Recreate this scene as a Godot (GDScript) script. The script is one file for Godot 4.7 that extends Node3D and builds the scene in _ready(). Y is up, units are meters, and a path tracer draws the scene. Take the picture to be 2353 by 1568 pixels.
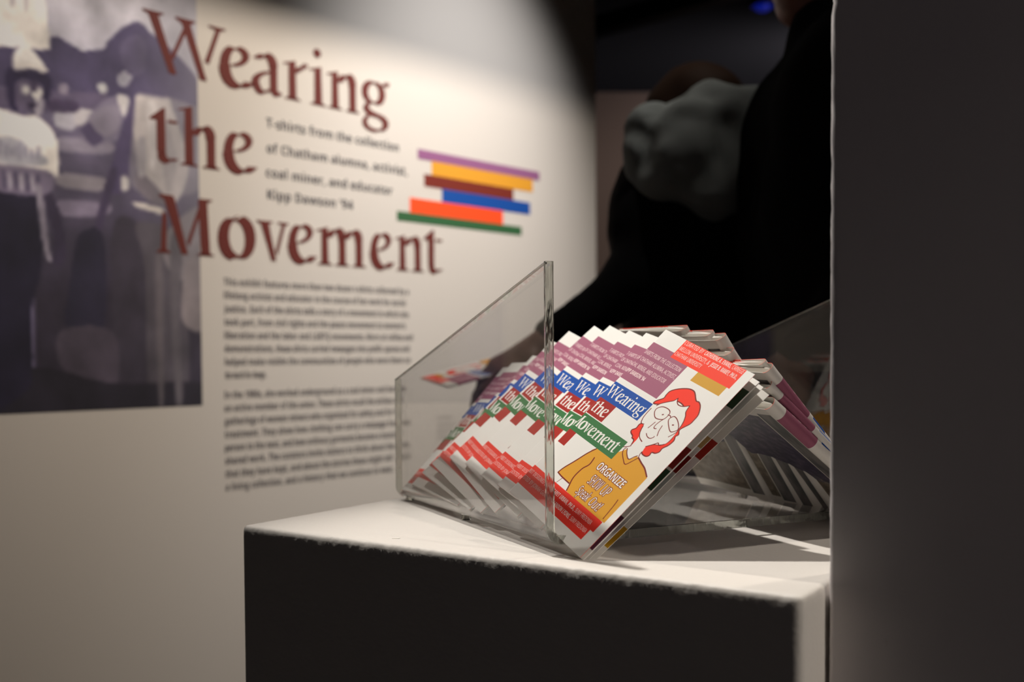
extends Node3D
# Gallery corner: booklets in a clear acrylic tray on a white plinth, exhibition wall behind, two visitors in the dark.

const CAM_Y := 1.0522
const TOP := 0.88                       # height of the plinth top
const WALL_X := Vector3(0.6712, 0, -0.7413)   # reading direction along the exhibition wall
const WALL_N := Vector3(0.7413, 0, 0.6712)    # its face
const WALL_O := Vector3(0.2777, 0, -3.4)      # its right-hand end
const TRAY_N := Vector3(0.0325, 0.889, -0.8909)
const TRAY_F := Vector3(-0.1363, 0.883, -1.2478)
const TRAY_P := Vector3(0.9039, 0, -0.4275)
const TRAY_W := 0.384
const PW := 0.140                       # booklet width and height
const PH := 0.216

var mats := {}
var rng := RandomNumberGenerator.new()

func _ready():
	rng.seed = 7
	# --- camera
	var cam := Camera3D.new(); cam.name = "camera"; add_child(cam)
	var at := CameraAttributesPhysical.new()
	at.frustum_near = 0.05; at.frustum_far = 60.0; at.frustum_focal_length = 36.0; at.frustum_focus_distance = 0.955
	at.exposure_aperture = 4.0
	cam.attributes = at
	cam.transform = Transform3D(Basis(Vector3(0.99998, -0.00628, 0.0002), Vector3(0.00628, 0.99949, -0.03141), Vector3(0, 0.03141, 0.99951)).orthonormalized(), Vector3(0, CAM_Y, 0))
	cam.projection = Camera3D.PROJECTION_FRUSTUM
	cam.keep_aspect = Camera3D.KEEP_HEIGHT
	cam.near = 0.05; cam.far = 60.0
	cam.size = 0.05 * 1568.0 / 2400.0
	cam.frustum_offset = Vector2(0, 0.05 * 108.4 / 2400.0)
	cam.current = true
	# --- environment
	var we := WorldEnvironment.new(); we.name = "world_environment"; add_child(we)
	var env := Environment.new()
	env.background_mode = Environment.BG_COLOR; env.background_color = Color(0.004, 0.004, 0.006)
	env.tonemap_mode = Environment.TONE_MAPPER_LINEAR; env.tonemap_exposure = 1.0
	env.sdfgi_enabled = true; env.ssao_enabled = true; env.ssil_enabled = true
	we.environment = env
	# --- lamps, all out of view: position, target, energy, cone, softness of the cone, size, colour
	var warm := Color(1.0, 0.955, 0.905)
	unseen_spot(Vector3(-0.322, 2.382, -1.193), Vector3(0.12, 0.95, -0.88), 1.13, 21.0, 0.8, 0.022, Color(1.0, 0.975, 0.945), "unseen spotlight out of view, aimed down at the plinth of booklets")  # unseen lamp, placed for the shadows on plinth and covers
	unseen_spot(wp(-0.58, 2.9, 0.98), wp(-0.66, 1.42), 0.87, 26.0, 1.0, 0.05, Color(0.975, 0.98, 1.0), "unseen spotlight out of view, aimed at the colour bars on the exhibition wall")  # unseen lamp, placed for the bright patch on the wall
	unseen_spot(wp(-1.08, 2.95, 1.35), wp(-0.98, 1.36), 0.98, 34.0, 1.0, 0.014, warm, "unseen spotlight with a wide flap, both out of view, washing the exhibition wall below the title", true)  # unseen lamp and flap, placed for the cut-off high on the wall
	unseen_spot(wp(-2.2, 2.95, 0.9), wp(-2.1, 1.75), 0.55, 22.0, 1.0, 0.05, warm, "unseen spotlight out of view, aimed at the photo mural on the exhibition wall")  # unseen lamp, placed to light the mural
	unseen_spot(Vector3(1.5, 2.2, 0.08), Vector3(0.23, 0.72, -0.80), 1.0, 12.0, 1.0, 0.05, warm, "unseen spotlight out of view on the right, aimed low at the plinth's side")  # unseen lamp, placed to light the right face of the plinth
	unseen_spot(Vector3(1.6, 2.75, -1.6), Vector3(0.25, 0.85, -0.95), 0.3, 20.0, 1.0, 0.06, warm, "added fill spotlight out of view on the far side of the dark partition")  # added fill to brighten the plinth under the leaning booklets
	unseen_spot(Vector3(1.3, 2.95, 1.5), Vector3(0.3, 0.9, -0.7), 0.034, 40.0, 1.0, 0.06, Color(1.0, 0.95, 0.97), "added fill spotlight behind the camera, dimly lighting the plinth and partition")  # added fill from behind the camera for plinth front and partition
	unseen_spot(Vector3(3.2, 2.9, -6.9), Vector3(1.2, 2.8, -9.0), 0.26, 60.0, 1.0, 0.06, Color(1.0, 0.97, 0.98), "added fill spotlight out of view, brightening the dark wall at the very back")  # added fill to lift the back wall and ceiling
	unseen_spot(Vector3(1.0, 2.95, -1.15), Vector3(0.42, 1.45, -2.1), 0.06, 24.0, 1.0, 0.06, Color(0.97, 1.0, 1.0), "added fill spotlight out of view above the two visitors")  # added fill to lift the grey hooded top out of the dark
	setting()
	wall_graphics()
	plinth()
	tray()
	booklets()
	people()

# ------------------------------------------------------------------ helpers
func wp(s: float, y: float, out := 0.0) -> Vector3:      # a point on the exhibition wall
	return WALL_O + WALL_X * s + WALL_N * out + Vector3(0, y, 0)

func mat(key: String, c: Color, rough := 0.6, metal := 0.0) -> StandardMaterial3D:
	if mats.has(key): return mats[key]
	var m := StandardMaterial3D.new(); m.resource_name = key
	m.albedo_color = c; m.roughness = rough; m.metallic = metal
	mats[key] = m
	return m

func tag(o: Node3D, label: String, category: String, group := ""):
	o.set_meta("label", label); o.set_meta("category", category)
	if group != "": o.set_meta("group", group)

func thing(called: String, label: String, category: String, xf := Transform3D(), group := "") -> Node3D:
	var o := Node3D.new(); o.name = called; add_child(o, true); o.transform = xf
	tag(o, label, category, group)
	return o

func obj(called: String, mesh: Mesh, m: Material, parent: Node = null, xf := Transform3D()) -> MeshInstance3D:
	var o := MeshInstance3D.new(); o.name = called; o.mesh = mesh; o.material_override = m
	o.cast_shadow = GeometryInstance3D.SHADOW_CASTING_SETTING_ON
	(parent if parent else self).add_child(o, true); o.transform = xf
	return o

func struct(called: String, mesh: Mesh, m: Material, xf := Transform3D()) -> MeshInstance3D:
	var o := obj(called, mesh, m, null, xf); o.set_meta("kind", "structure")
	return o

func tri(st: SurfaceTool, a: Vector3, b: Vector3, c: Vector3, ua := Vector2.ZERO, ub := Vector2.ZERO, uc := Vector2.ZERO):
	st.set_uv(ua); st.add_vertex(a); st.set_uv(ub); st.add_vertex(b); st.set_uv(uc); st.add_vertex(c)

func quad(st: SurfaceTool, a: Vector3, b: Vector3, c: Vector3, d: Vector3, ua := Vector2(0, 1), ub := Vector2(0, 0), uc := Vector2(1, 0), ud := Vector2(1, 1)):
	tri(st, a, b, c, ua, ub, uc); tri(st, a, c, d, ua, uc, ud)

func st_new(smooth := false) -> SurfaceTool:
	var st := SurfaceTool.new(); st.begin(Mesh.PRIMITIVE_TRIANGLES)
	st.set_smooth_group(0 if smooth else -1)
	return st

func done(st: SurfaceTool) -> ArrayMesh:
	st.generate_normals(); st.index()
	return st.commit()

# a box from lo to hi with chamfered edges
func box_into(st: SurfaceTool, lo: Vector3, hi: Vector3, b := 0.0):
	var c := (lo + hi) / 2.0
	var h := (hi - lo) / 2.0
	if b <= 0.0:
		for ax in 3:
			for s in [-1.0, 1.0]:
				var n := Vector3.ZERO; n[ax] = s
				var u := Vector3.ZERO; u[(ax + 1) % 3] = h[(ax + 1) % 3]
				var v := Vector3.ZERO; v[(ax + 2) % 3] = h[(ax + 2) % 3] * s
				var o := c + n * h[ax]
				quad(st, o - u - v, o - u + v, o + u + v, o + u - v)
		return
	for ax in 3:
		var a1 := (ax + 1) % 3
		var a2 := (ax + 2) % 3
		for s in [-1.0, 1.0]:
			var n := Vector3.ZERO; n[ax] = s * h[ax]
			var u := Vector3.ZERO; u[a1] = h[a1] - b
			var v := Vector3.ZERO; v[a2] = (h[a2] - b) * s
			quad(st, c + n - u - v, c + n - u + v, c + n + u + v, c + n + u - v)
		for s1 in [-1.0, 1.0]:
			for s2 in [-1.0, 1.0]:
				var e := Vector3.ZERO; e[ax] = h[ax] - b
				var p := Vector3.ZERO; p[a1] = s1 * h[a1]; p[a2] = s2 * (h[a2] - b)
				var q := Vector3.ZERO; q[a1] = s1 * (h[a1] - b); q[a2] = s2 * h[a2]
				if s1 * s2 > 0: quad(st, c + p - e, c + p + e, c + q + e, c + q - e)
				else: quad(st, c + p + e, c + p - e, c + q - e, c + q + e)
	for sx in [-1.0, 1.0]:
		for sy in [-1.0, 1.0]:
			for sz in [-1.0, 1.0]:
				var a := c + Vector3(sx * h.x, sy * (h.y - b), sz * (h.z - b))
				var d := c + Vector3(sx * (h.x - b), sy * h.y, sz * (h.z - b))
				var e := c + Vector3(sx * (h.x - b), sy * (h.y - b), sz * h.z)
				if sx * sy * sz > 0: tri(st, a, e, d)
				else: tri(st, a, d, e)

func box(lo: Vector3, hi: Vector3, b := 0.0) -> ArrayMesh:
	var st := st_new(); box_into(st, lo, hi, b)
	return done(st)

# lathe round y: profile of Vector2(radius, height)
func lathe(profile: Array, n := 28) -> ArrayMesh:
	var st := st_new()
	for i in n:
		var a0 := TAU * i / n
		var a1 := TAU * (i + 1) / n
		for k in profile.size() - 1:
			var p: Vector2 = profile[k]
			var q: Vector2 = profile[k + 1]
			quad(st, Vector3(p.x * cos(a0), p.y, p.x * sin(a0)), Vector3(q.x * cos(a0), q.y, q.x * sin(a0)), Vector3(q.x * cos(a1), q.y, q.x * sin(a1)), Vector3(p.x * cos(a1), p.y, p.x * sin(a1)))
	return done(st)

func look(from: Vector3, to: Vector3) -> Transform3D:
	var z := (from - to).normalized()
	var x := Vector3.UP.cross(z).normalized()
	return Transform3D(Basis(x, z.cross(x), z), from)

func unseen_spot(at: Vector3, to: Vector3, energy: float, cone: float, soft: float, size: float, c: Color, label: String, flap := false):  # these spotlights are out of view; several are added fill
	var xf := look(at, to)
	var t := thing("unseen_spotlight", label, "spotlight", xf)
	var black := mat("black_metal", Color(0.03, 0.03, 0.035), 0.45, 0.4)
	var turn := Transform3D(Basis(Vector3(1, 0, 0), Vector3(0, 0, -1), Vector3(0, 1, 0)), Vector3.ZERO)  # y -> -z
	obj("housing", lathe([Vector2(0.001, -0.16), Vector2(0.035, -0.155), Vector2(0.045, -0.12), Vector2(0.047, -0.01), Vector2(0.043, -0.012), Vector2(0.042, -0.03), Vector2(0.001, -0.032)]), black, t, turn)
	var glow := mat("lamp_glass", Color(1, 1, 1), 0.3)
	glow.emission_enabled = true; glow.emission = Color(1.0, 0.94, 0.85); glow.emission_energy_multiplier = 1.5
	obj("lamp_lens", lathe([Vector2(0.041, -0.026), Vector2(0.03, -0.022), Vector2(0.0, -0.02)]), glow, t, turn)
	var l := SpotLight3D.new(); l.name = "spot_light"; add_child(l, true)
	l.transform = Transform3D(xf.basis, at - xf.basis.z * 0.012)
	l.light_energy = energy * energy_scale(at, to); l.light_color = c; l.spot_angle = cone; l.spot_angle_attenuation = soft
	l.light_size = size; l.spot_range = 14.0; l.spot_attenuation = 2.0; l.shadow_enabled = true
	if flap:      # an unseen flap, placed to keep the light off the wall above 1.83 m
		var door := WALL_N * -0.3 + Vector3(0, 0.3 / 1.35 * (1.83 - at.y), 0)
		obj("unseen_flap", box(Vector3(-1.0, 0, -0.003), Vector3(1.0, 0.4, 0.003), 0.001), black, t, xf.affine_inverse() * Transform3D(Basis(WALL_X, Vector3.UP, WALL_N), at + door))
		for sx in [-0.9, 0.9]:
			var sb := st_new(); box_into(sb, Vector3(sx - 0.006, 0.02, -0.006), Vector3(sx + 0.006, 0.7, 0.006), 0.001)
			obj("unseen_flap_arm", done(sb), black, t, xf.affine_inverse() * Transform3D(Basis(WALL_X, Vector3.UP, WALL_N), at + door))
	# stem up to the track
	var up := Vector3(at.x, 3.14, at.z)
	var st := st_new(); var back := at + xf.basis.z * 0.1
	box_into(st, Vector3(back.x - 0.008, back.y, back.z - 0.008), Vector3(back.x + 0.008, 3.155, back.z + 0.008), 0.002)
	obj("stem", done(st), black, t, xf.affine_inverse())

func energy_scale(at: Vector3, to: Vector3) -> float:
	return at.distance_squared_to(to)

# ------------------------------------------------------------------ 2D drawing (for print on paper)
func fill_poly(img: Image, pts: PackedVector2Array, c: Color):
	var n := pts.size()
	if n < 3: return
	var lo := INF
	var hi := -INF
	for p in pts:
		lo = minf(lo, p.y); hi = maxf(hi, p.y)
	var w := img.get_width()
	var y0 := maxi(0, int(ceil(lo - 0.5)))
	var y1 := mini(img.get_height() - 1, int(floor(hi - 0.5)))
	for y in range(y0, y1 + 1):
		var yc := y + 0.5
		var xs := PackedFloat32Array()
		var q := pts[n - 1]
		for p in pts:
			if (p.y <= yc) != (q.y <= yc):
				xs.append(p.x + (yc - p.y) * (q.x - p.x) / (q.y - p.y))
			q = p
		xs.sort()
		var k := 0
		while k + 1 < xs.size():
			var a := maxi(0, int(ceil(xs[k] - 0.5)))
			var b := mini(w - 1, int(ceil(xs[k + 1] - 0.5)) - 1)
			if b >= a: img.fill_rect(Rect2i(a, y, b - a + 1, 1), c)
			k += 2

func smooth(pts: Array, closed := true, n := 6) -> PackedVector2Array:      # Catmull-Rom through the points
	var out := PackedVector2Array()
	var m := pts.size()
	for i in (m if closed else m - 1):
		var p0: Vector2 = pts[(i - 1 + m) % m] if closed or i > 0 else pts[0]
		var p1: Vector2 = pts[i]
		var p2: Vector2 = pts[(i + 1) % m]
		var p3: Vector2 = pts[(i + 2) % m] if closed or i + 2 < m else pts[m - 1]
		for k in n:
			out.append(p1.cubic_interpolate(p2, p0, p3, float(k) / n))
	if not closed: out.append(pts[m - 1])
	return out

func ink(img: Image, pts: PackedVector2Array, w: float, c: Color, closed := false):
	var m := pts.size()
	for i in (m if closed else m - 1):
		var a := pts[i]
		var b := pts[(i + 1) % m]
		if a.distance_to(b) < 1e-4: continue
		var nn := (b - a).normalized().orthogonal() * w / 2.0
		fill_poly(img, PackedVector2Array([a + nn, b + nn, b - nn, a - nn]), c)
		var disc := PackedVector2Array()
		for k in 8: disc.append(a + Vector2.from_angle(TAU * k / 8) * w / 2.0)
		fill_poly(img, disc, c)

var fonts := {}
func font(bold: bool, serif := false) -> SystemFont:
	var k := str(bold) + str(serif)
	if not fonts.has(k):
		var f := SystemFont.new()
		f.font_names = PackedStringArray(["Droid Serif" if serif else "Droid Sans"])
		f.font_weight = 700 if bold else 400
		fonts[k] = f
	return fonts[k]

var text_cache := {}
func text_tris(s: String, bold: bool, serif := false) -> PackedVector2Array:     # triangles, cap height about 0.72, from x = 0
	var key := s + str(bold) + str(serif)
	if text_cache.has(key): return text_cache[key]
	var tm := TextMesh.new()
	tm.text = s; tm.font = font(bold, serif); tm.font_size = 64; tm.pixel_size = 1.0 / 64.0; tm.depth = 0.0; tm.curve_step = 1.0
	tm.horizontal_alignment = HORIZONTAL_ALIGNMENT_LEFT; tm.vertical_alignment = VERTICAL_ALIGNMENT_BOTTOM
	var out := PackedVector2Array()
	if s.strip_edges() != "":
		var arr := tm.get_mesh_arrays()
		var v: PackedVector3Array = arr[Mesh.ARRAY_VERTEX]
		var ix = arr[Mesh.ARRAY_INDEX]
		if ix != null and ix.size() > 0:
			for i in ix: out.append(Vector2(v[i].x, v[i].y))
		else:
			for q in v: out.append(Vector2(q.x, q.y))
	var base := baseline(bold, serif)
	for i in out.size(): out[i].y -= base
	text_cache[key] = out
	return out

var base_cache := {}
func baseline(bold: bool, serif: bool) -> float:
	var k := str(bold) + str(serif)
	if not base_cache.has(k):
		var tm := TextMesh.new()
		tm.text = "H"; tm.font = font(bold, serif); tm.font_size = 64; tm.pixel_size = 1.0 / 64.0; tm.depth = 0.0
		tm.horizontal_alignment = HORIZONTAL_ALIGNMENT_LEFT; tm.vertical_alignment = VERTICAL_ALIGNMENT_BOTTOM
		var v: PackedVector3Array = tm.get_mesh_arrays()[Mesh.ARRAY_VERTEX]
		var lo := INF
		for q in v: lo = minf(lo, q.y)
		base_cache[k] = lo
	return base_cache[k]

func span(t: PackedVector2Array) -> Vector2:
	var lo := INF
	var hi := -INF
	for p in t: lo = minf(lo, p.x); hi = maxf(hi, p.x)
	return Vector2(lo, hi)

# text with its baseline from a to b (pixels), letters h pixels high
func draw_text(img: Image, s: String, a: Vector2, b: Vector2, h: float, c: Color, bold := false, slant := 0.0, grow := 0.0):
	var t := text_tris(s, bold)
	if t.is_empty(): return
	var sp := span(t)
	var xa := (b - a) / (sp.y - sp.x)
	var ya := (b - a).normalized().orthogonal() * h / 0.714
	if ya.y > 0: ya = -ya
	var offs := [Vector2.ZERO]
	if grow > 0: 
		offs = []
		for k in 10: offs.append(Vector2.from_angle(TAU * k / 10) * grow)
	for o in offs:
		for i in range(0, t.size() - 2, 3):
			var q := PackedVector2Array()
			for k in 3:
				var p := t[i + k]
				q.append(a + o + xa * (p.x - sp.x + slant * p.y) + ya * p.y)
			fill_poly(img, q, c)

# ------------------------------------------------------------------ display letters, drawn with a broad pen (x-height 1)
func bez(a: Vector2, b: Vector2, c: Vector2, d: Vector2, n := 14) -> PackedVector2Array:
	var out := PackedVector2Array()
	for i in n + 1: out.append(a.bezier_interpolate(b, c, d, float(i) / n))
	return out

func pen(path: PackedVector2Array, out: Array, nib := Vector2(0.115, 0.03), thin := 0.038):
	for i in path.size() - 1:
		var p := path[i]
		var q := path[i + 1]
		var d := (q - p).normalized().orthogonal() * thin
		if d.dot(nib) < 0: d = -d
		var n := nib + d
		out.append(PackedVector2Array([p - n, p + n, q + n, q - n]))

func poly(out: Array, a: Array):
	var p := PackedVector2Array()
	for i in range(0, a.size(), 2): p.append(Vector2(a[i], a[i + 1]))
	out.append(p)

func foot(out: Array, x: float, y := 0.0, w := 0.24):
	poly(out, [x - w, y, x - w * 0.85, y + 0.035, x - 0.1, y + 0.07, x + 0.1, y + 0.07, x + w * 0.85, y + 0.035, x + w, y])

func stem(out: Array, x: float, y0: float, y1: float, w := 0.115):
	poly(out, [x - w, y0, x - w * 0.92, y1 - 0.1, x - w - 0.14, y1 - 0.13, x - w - 0.14, y1 - 0.09, x + w * 0.8, y1 + 0.02, x + w, y0])

func glyph(ch: String) -> Array:      # [advance, polygons]
	var o := []
	var w := 1.0
	match ch:
		"W":
			w = 2.0
			poly(o, [0.0, 1.36, 0.0, 1.31, 0.14, 1.26, 0.62, 0.0, 0.8, 0.0, 0.38, 1.27, 0.5, 1.32, 0.5, 1.36])
			poly(o, [0.66, 0.42, 0.98, 1.14, 1.04, 1.02, 0.72, 0.32])
			poly(o, [0.78, 1.36, 0.78, 1.31, 0.94, 1.24, 1.38, 0.0, 1.56, 0.0, 1.16, 1.25, 1.28, 1.32, 1.28, 1.36])
			poly(o, [1.5, 0.45, 1.8, 1.27, 1.62, 1.32, 1.62, 1.36, 2.06, 1.36, 2.06, 1.32, 1.92, 1.27, 1.62, 0.42])
		"e":
			w = 0.88
			pen(bez(Vector2(0.8, 0.2), Vector2(0.55, -0.12), Vector2(0.12, 0.02), Vector2(0.13, 0.5)), o)
			pen(bez(Vector2(0.13, 0.5), Vector2(0.14, 0.75), Vector2(0.24, 0.92), Vector2(0.36, 0.97), 8), o, Vector2(0.09, 0.02))
			pen(bez(Vector2(0.46, 0.98), Vector2(0.78, 0.98), Vector2(0.84, 0.66), Vector2(0.34, 0.52)), o, Vector2(0.075, 0.02), 0.03)
		"a":
			w = 0.82
			pen(bez(Vector2(0.14, 0.84), Vector2(0.4, 1.12), Vector2(0.6, 0.95), Vector2(0.6, 0.7)), o, Vector2(0.09, 0.03))
			poly(o, [0.49, 0.74, 0.49, 0.1, 0.62, -0.03, 0.84, 0.05, 0.84, 0.09, 0.71, 0.14, 0.71, 0.74])
			pen(bez(Vector2(0.52, 0.58), Vector2(0.12, 0.48), Vector2(0.0, 0.3), Vector2(0.14, 0.12)), o, Vector2(0.08, 0.02), 0.03)
			pen(bez(Vector2(0.14, 0.12), Vector2(0.22, -0.04), Vector2(0.38, 0.02), Vector2(0.5, 0.14), 8), o, Vector2(0.06, 0.03), 0.03)
		"r":
			w = 0.69
			stem(o, 0.22, 0.03, 1.0); foot(o, 0.22)
			pen(bez(Vector2(0.36, 0.72), Vector2(0.42, 0.9), Vector2(0.5, 0.97), Vector2(0.62, 0.9), 8), o, Vector2(0.07, 0.05), 0.03)
		"i":
			w = 0.42
			stem(o, 0.22, 0.03, 1.0); foot(o, 0.22)
			var d := PackedVector2Array()
			for k in 14: d.append(Vector2(0.2, 1.36) + Vector2.from_angle(TAU * k / 14) * 0.115)
			o.append(d)
		"n", "h", "m":
			var xs := [0.22, 0.8]
			if ch == "m": xs = [0.22, 0.78, 1.34]
			w = xs[-1] + 0.24
			stem(o, xs[0], 0.03, 1.4 if ch == "h" else 1.0); foot(o, xs[0])
			for k in range(1, xs.size()):
				var x: float = xs[k]
				pen(bez(Vector2(x - 0.44, 0.74), Vector2(x - 0.3, 1.02), Vector2(x - 0.02, 1.08), Vector2(x, 0.7)), o, Vector2(0.1, 0.03), 0.03)
				poly(o, [x - 0.115, 0.72, x - 0.115, 0.03, x + 0.115, 0.03, x + 0.115, 0.72]); foot(o, x)
		"g":
			w = 0.96
			pen(bez(Vector2(0.44, 0.97), Vector2(0.02, 0.95), Vector2(0.02, 0.38), Vector2(0.42, 0.38)), o, Vector2(0.085, 0.0), 0.025)
			pen(bez(Vector2(0.46, 0.38), Vector2(0.82, 0.4), Vector2(0.82, 0.96), Vector2(0.44, 0.97)), o, Vector2(0.085, 0.0), 0.025)
			pen(PackedVector2Array([Vector2(0.68, 0.86), Vector2(0.82, 0.98), Vector2(0.97, 0.97)]), o, Vector2(0.03, 0.03), 0.03)
			pen(bez(Vector2(0.3, 0.4), Vector2(0.0, 0.2), Vector2(0.25, 0.08), Vector2(0.55, 0.06)), o, Vector2(0.07, 0.03), 0.03)
			pen(bez(Vector2(0.55, 0.06), Vector2(1.0, 0.02), Vector2(0.9, -0.38), Vector2(0.42, -0.36)), o, Vector2(0.08, 0.02), 0.03)
			pen(bez(Vector2(0.42, -0.36), Vector2(0.0, -0.34), Vector2(0.05, -0.05), Vector2(0.3, 0.05), 8), o, Vector2(0.06, 0.02), 0.025)
		"t":
			w = 0.6
			poly(o, [0.12, 0.95, -0.04, 0.95, -0.04, 1.0, 0.3, 1.27, 0.34, 1.25, 0.34, 0.18, 0.12, 0.22])
			pen(bez(Vector2(0.23, 0.22), Vector2(0.24, 0.0), Vector2(0.4, -0.02), Vector2(0.58, 0.12), 8), o, Vector2(0.07, 0.03), 0.035)
			poly(o, [0.4, 0.93, 0.4, 1.0, 0.66, 1.0, 0.62, 0.93])
		"M":
			w = 1.44
			poly(o, [0.1, 0.04, 0.16, 0.98, 0.26, 0.9, 0.24, 0.04]); foot(o, 0.17, 0.0, 0.18)
			poly(o, [0.08, 1.36, 0.08, 1.31, 0.2, 1.26, 0.62, 0.0, 0.78, 0.0, 0.46, 1.3, 0.42, 1.36])
			poly(o, [0.76, 0.3, 1.06, 1.12, 1.1, 0.96, 0.82, 0.2])
			poly(o, [1.1, 1.36, 1.06, 1.31, 1.12, 0.04, 1.36, 0.04, 1.3, 1.28, 1.42, 1.32, 1.42, 1.36]); foot(o, 1.24, 0.0, 0.23)
		"o":
			w = 0.99
			pen(bez(Vector2(0.46, 0.99), Vector2(0.02, 0.95), Vector2(0.02, 0.06), Vector2(0.44, 0.01)), o)
			pen(bez(Vector2(0.55, 0.0), Vector2(0.98, 0.06), Vector2(0.98, 0.94), Vector2(0.56, 0.99)), o)
		"v":
			w = 0.86
			poly(o, [-0.04, 1.0, -0.04, 0.95, 0.08, 0.92, 0.38, 0.0, 0.52, 0.0, 0.32, 0.93, 0.42, 0.96, 0.42, 1.0])
			poly(o, [0.5, 0.26, 0.7, 0.93, 0.58, 0.96, 0.58, 1.0, 0.9, 1.0, 0.9, 0.96, 0.8, 0.93, 0.56, 0.14])
	return [w, o]

func draw_display(img: Image, word: String, a: Vector2, b: Vector2, xh: float, c: Color):
	var total := 0.0
	for ch in word: total += float(glyph(ch)[0])
	var k := (b.x - a.x) / total
	var x := a.x
	for ch in word:
		var g := glyph(ch)
		for p in g[1]:
			var q := PackedVector2Array()
			for v in p: q.append(Vector2(x + v.x * k, a.y - v.y * xh))
			fill_poly(img, q, c)
		x += float(g[0]) * k

# ------------------------------------------------------------------ the booklet's printed cover
const LM := 15.0       # millimetres of cover left of the front booklet's visible edge
const TW := 149.0      # width of the printed sheet in millimetres
const SS := 16.0       # pixels per millimetre while drawing; halved afterwards
func cx(u: float, v: float) -> Vector2:      # layout millimetres (0..140 visible) to drawing pixels
	return Vector2((LM + u * 134.0 / 140.0) * SS, v * SS)
func cpts(a: Array) -> Array:
	var out := []
	for i in range(0, a.size(), 2): out.append(cx(a[i], a[i + 1]))
	return out
func crect(img: Image, u0: float, v0: float, u1: float, v1: float, c: Color):
	var a := cx(u0, v0)
	var b := cx(u1, v1)
	if u0 <= -15.0: a.x = 0.0
	img.fill_rect(Rect2i(int(a.x), int(a.y), int(b.x - a.x), int(b.y - a.y)), c)

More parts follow.
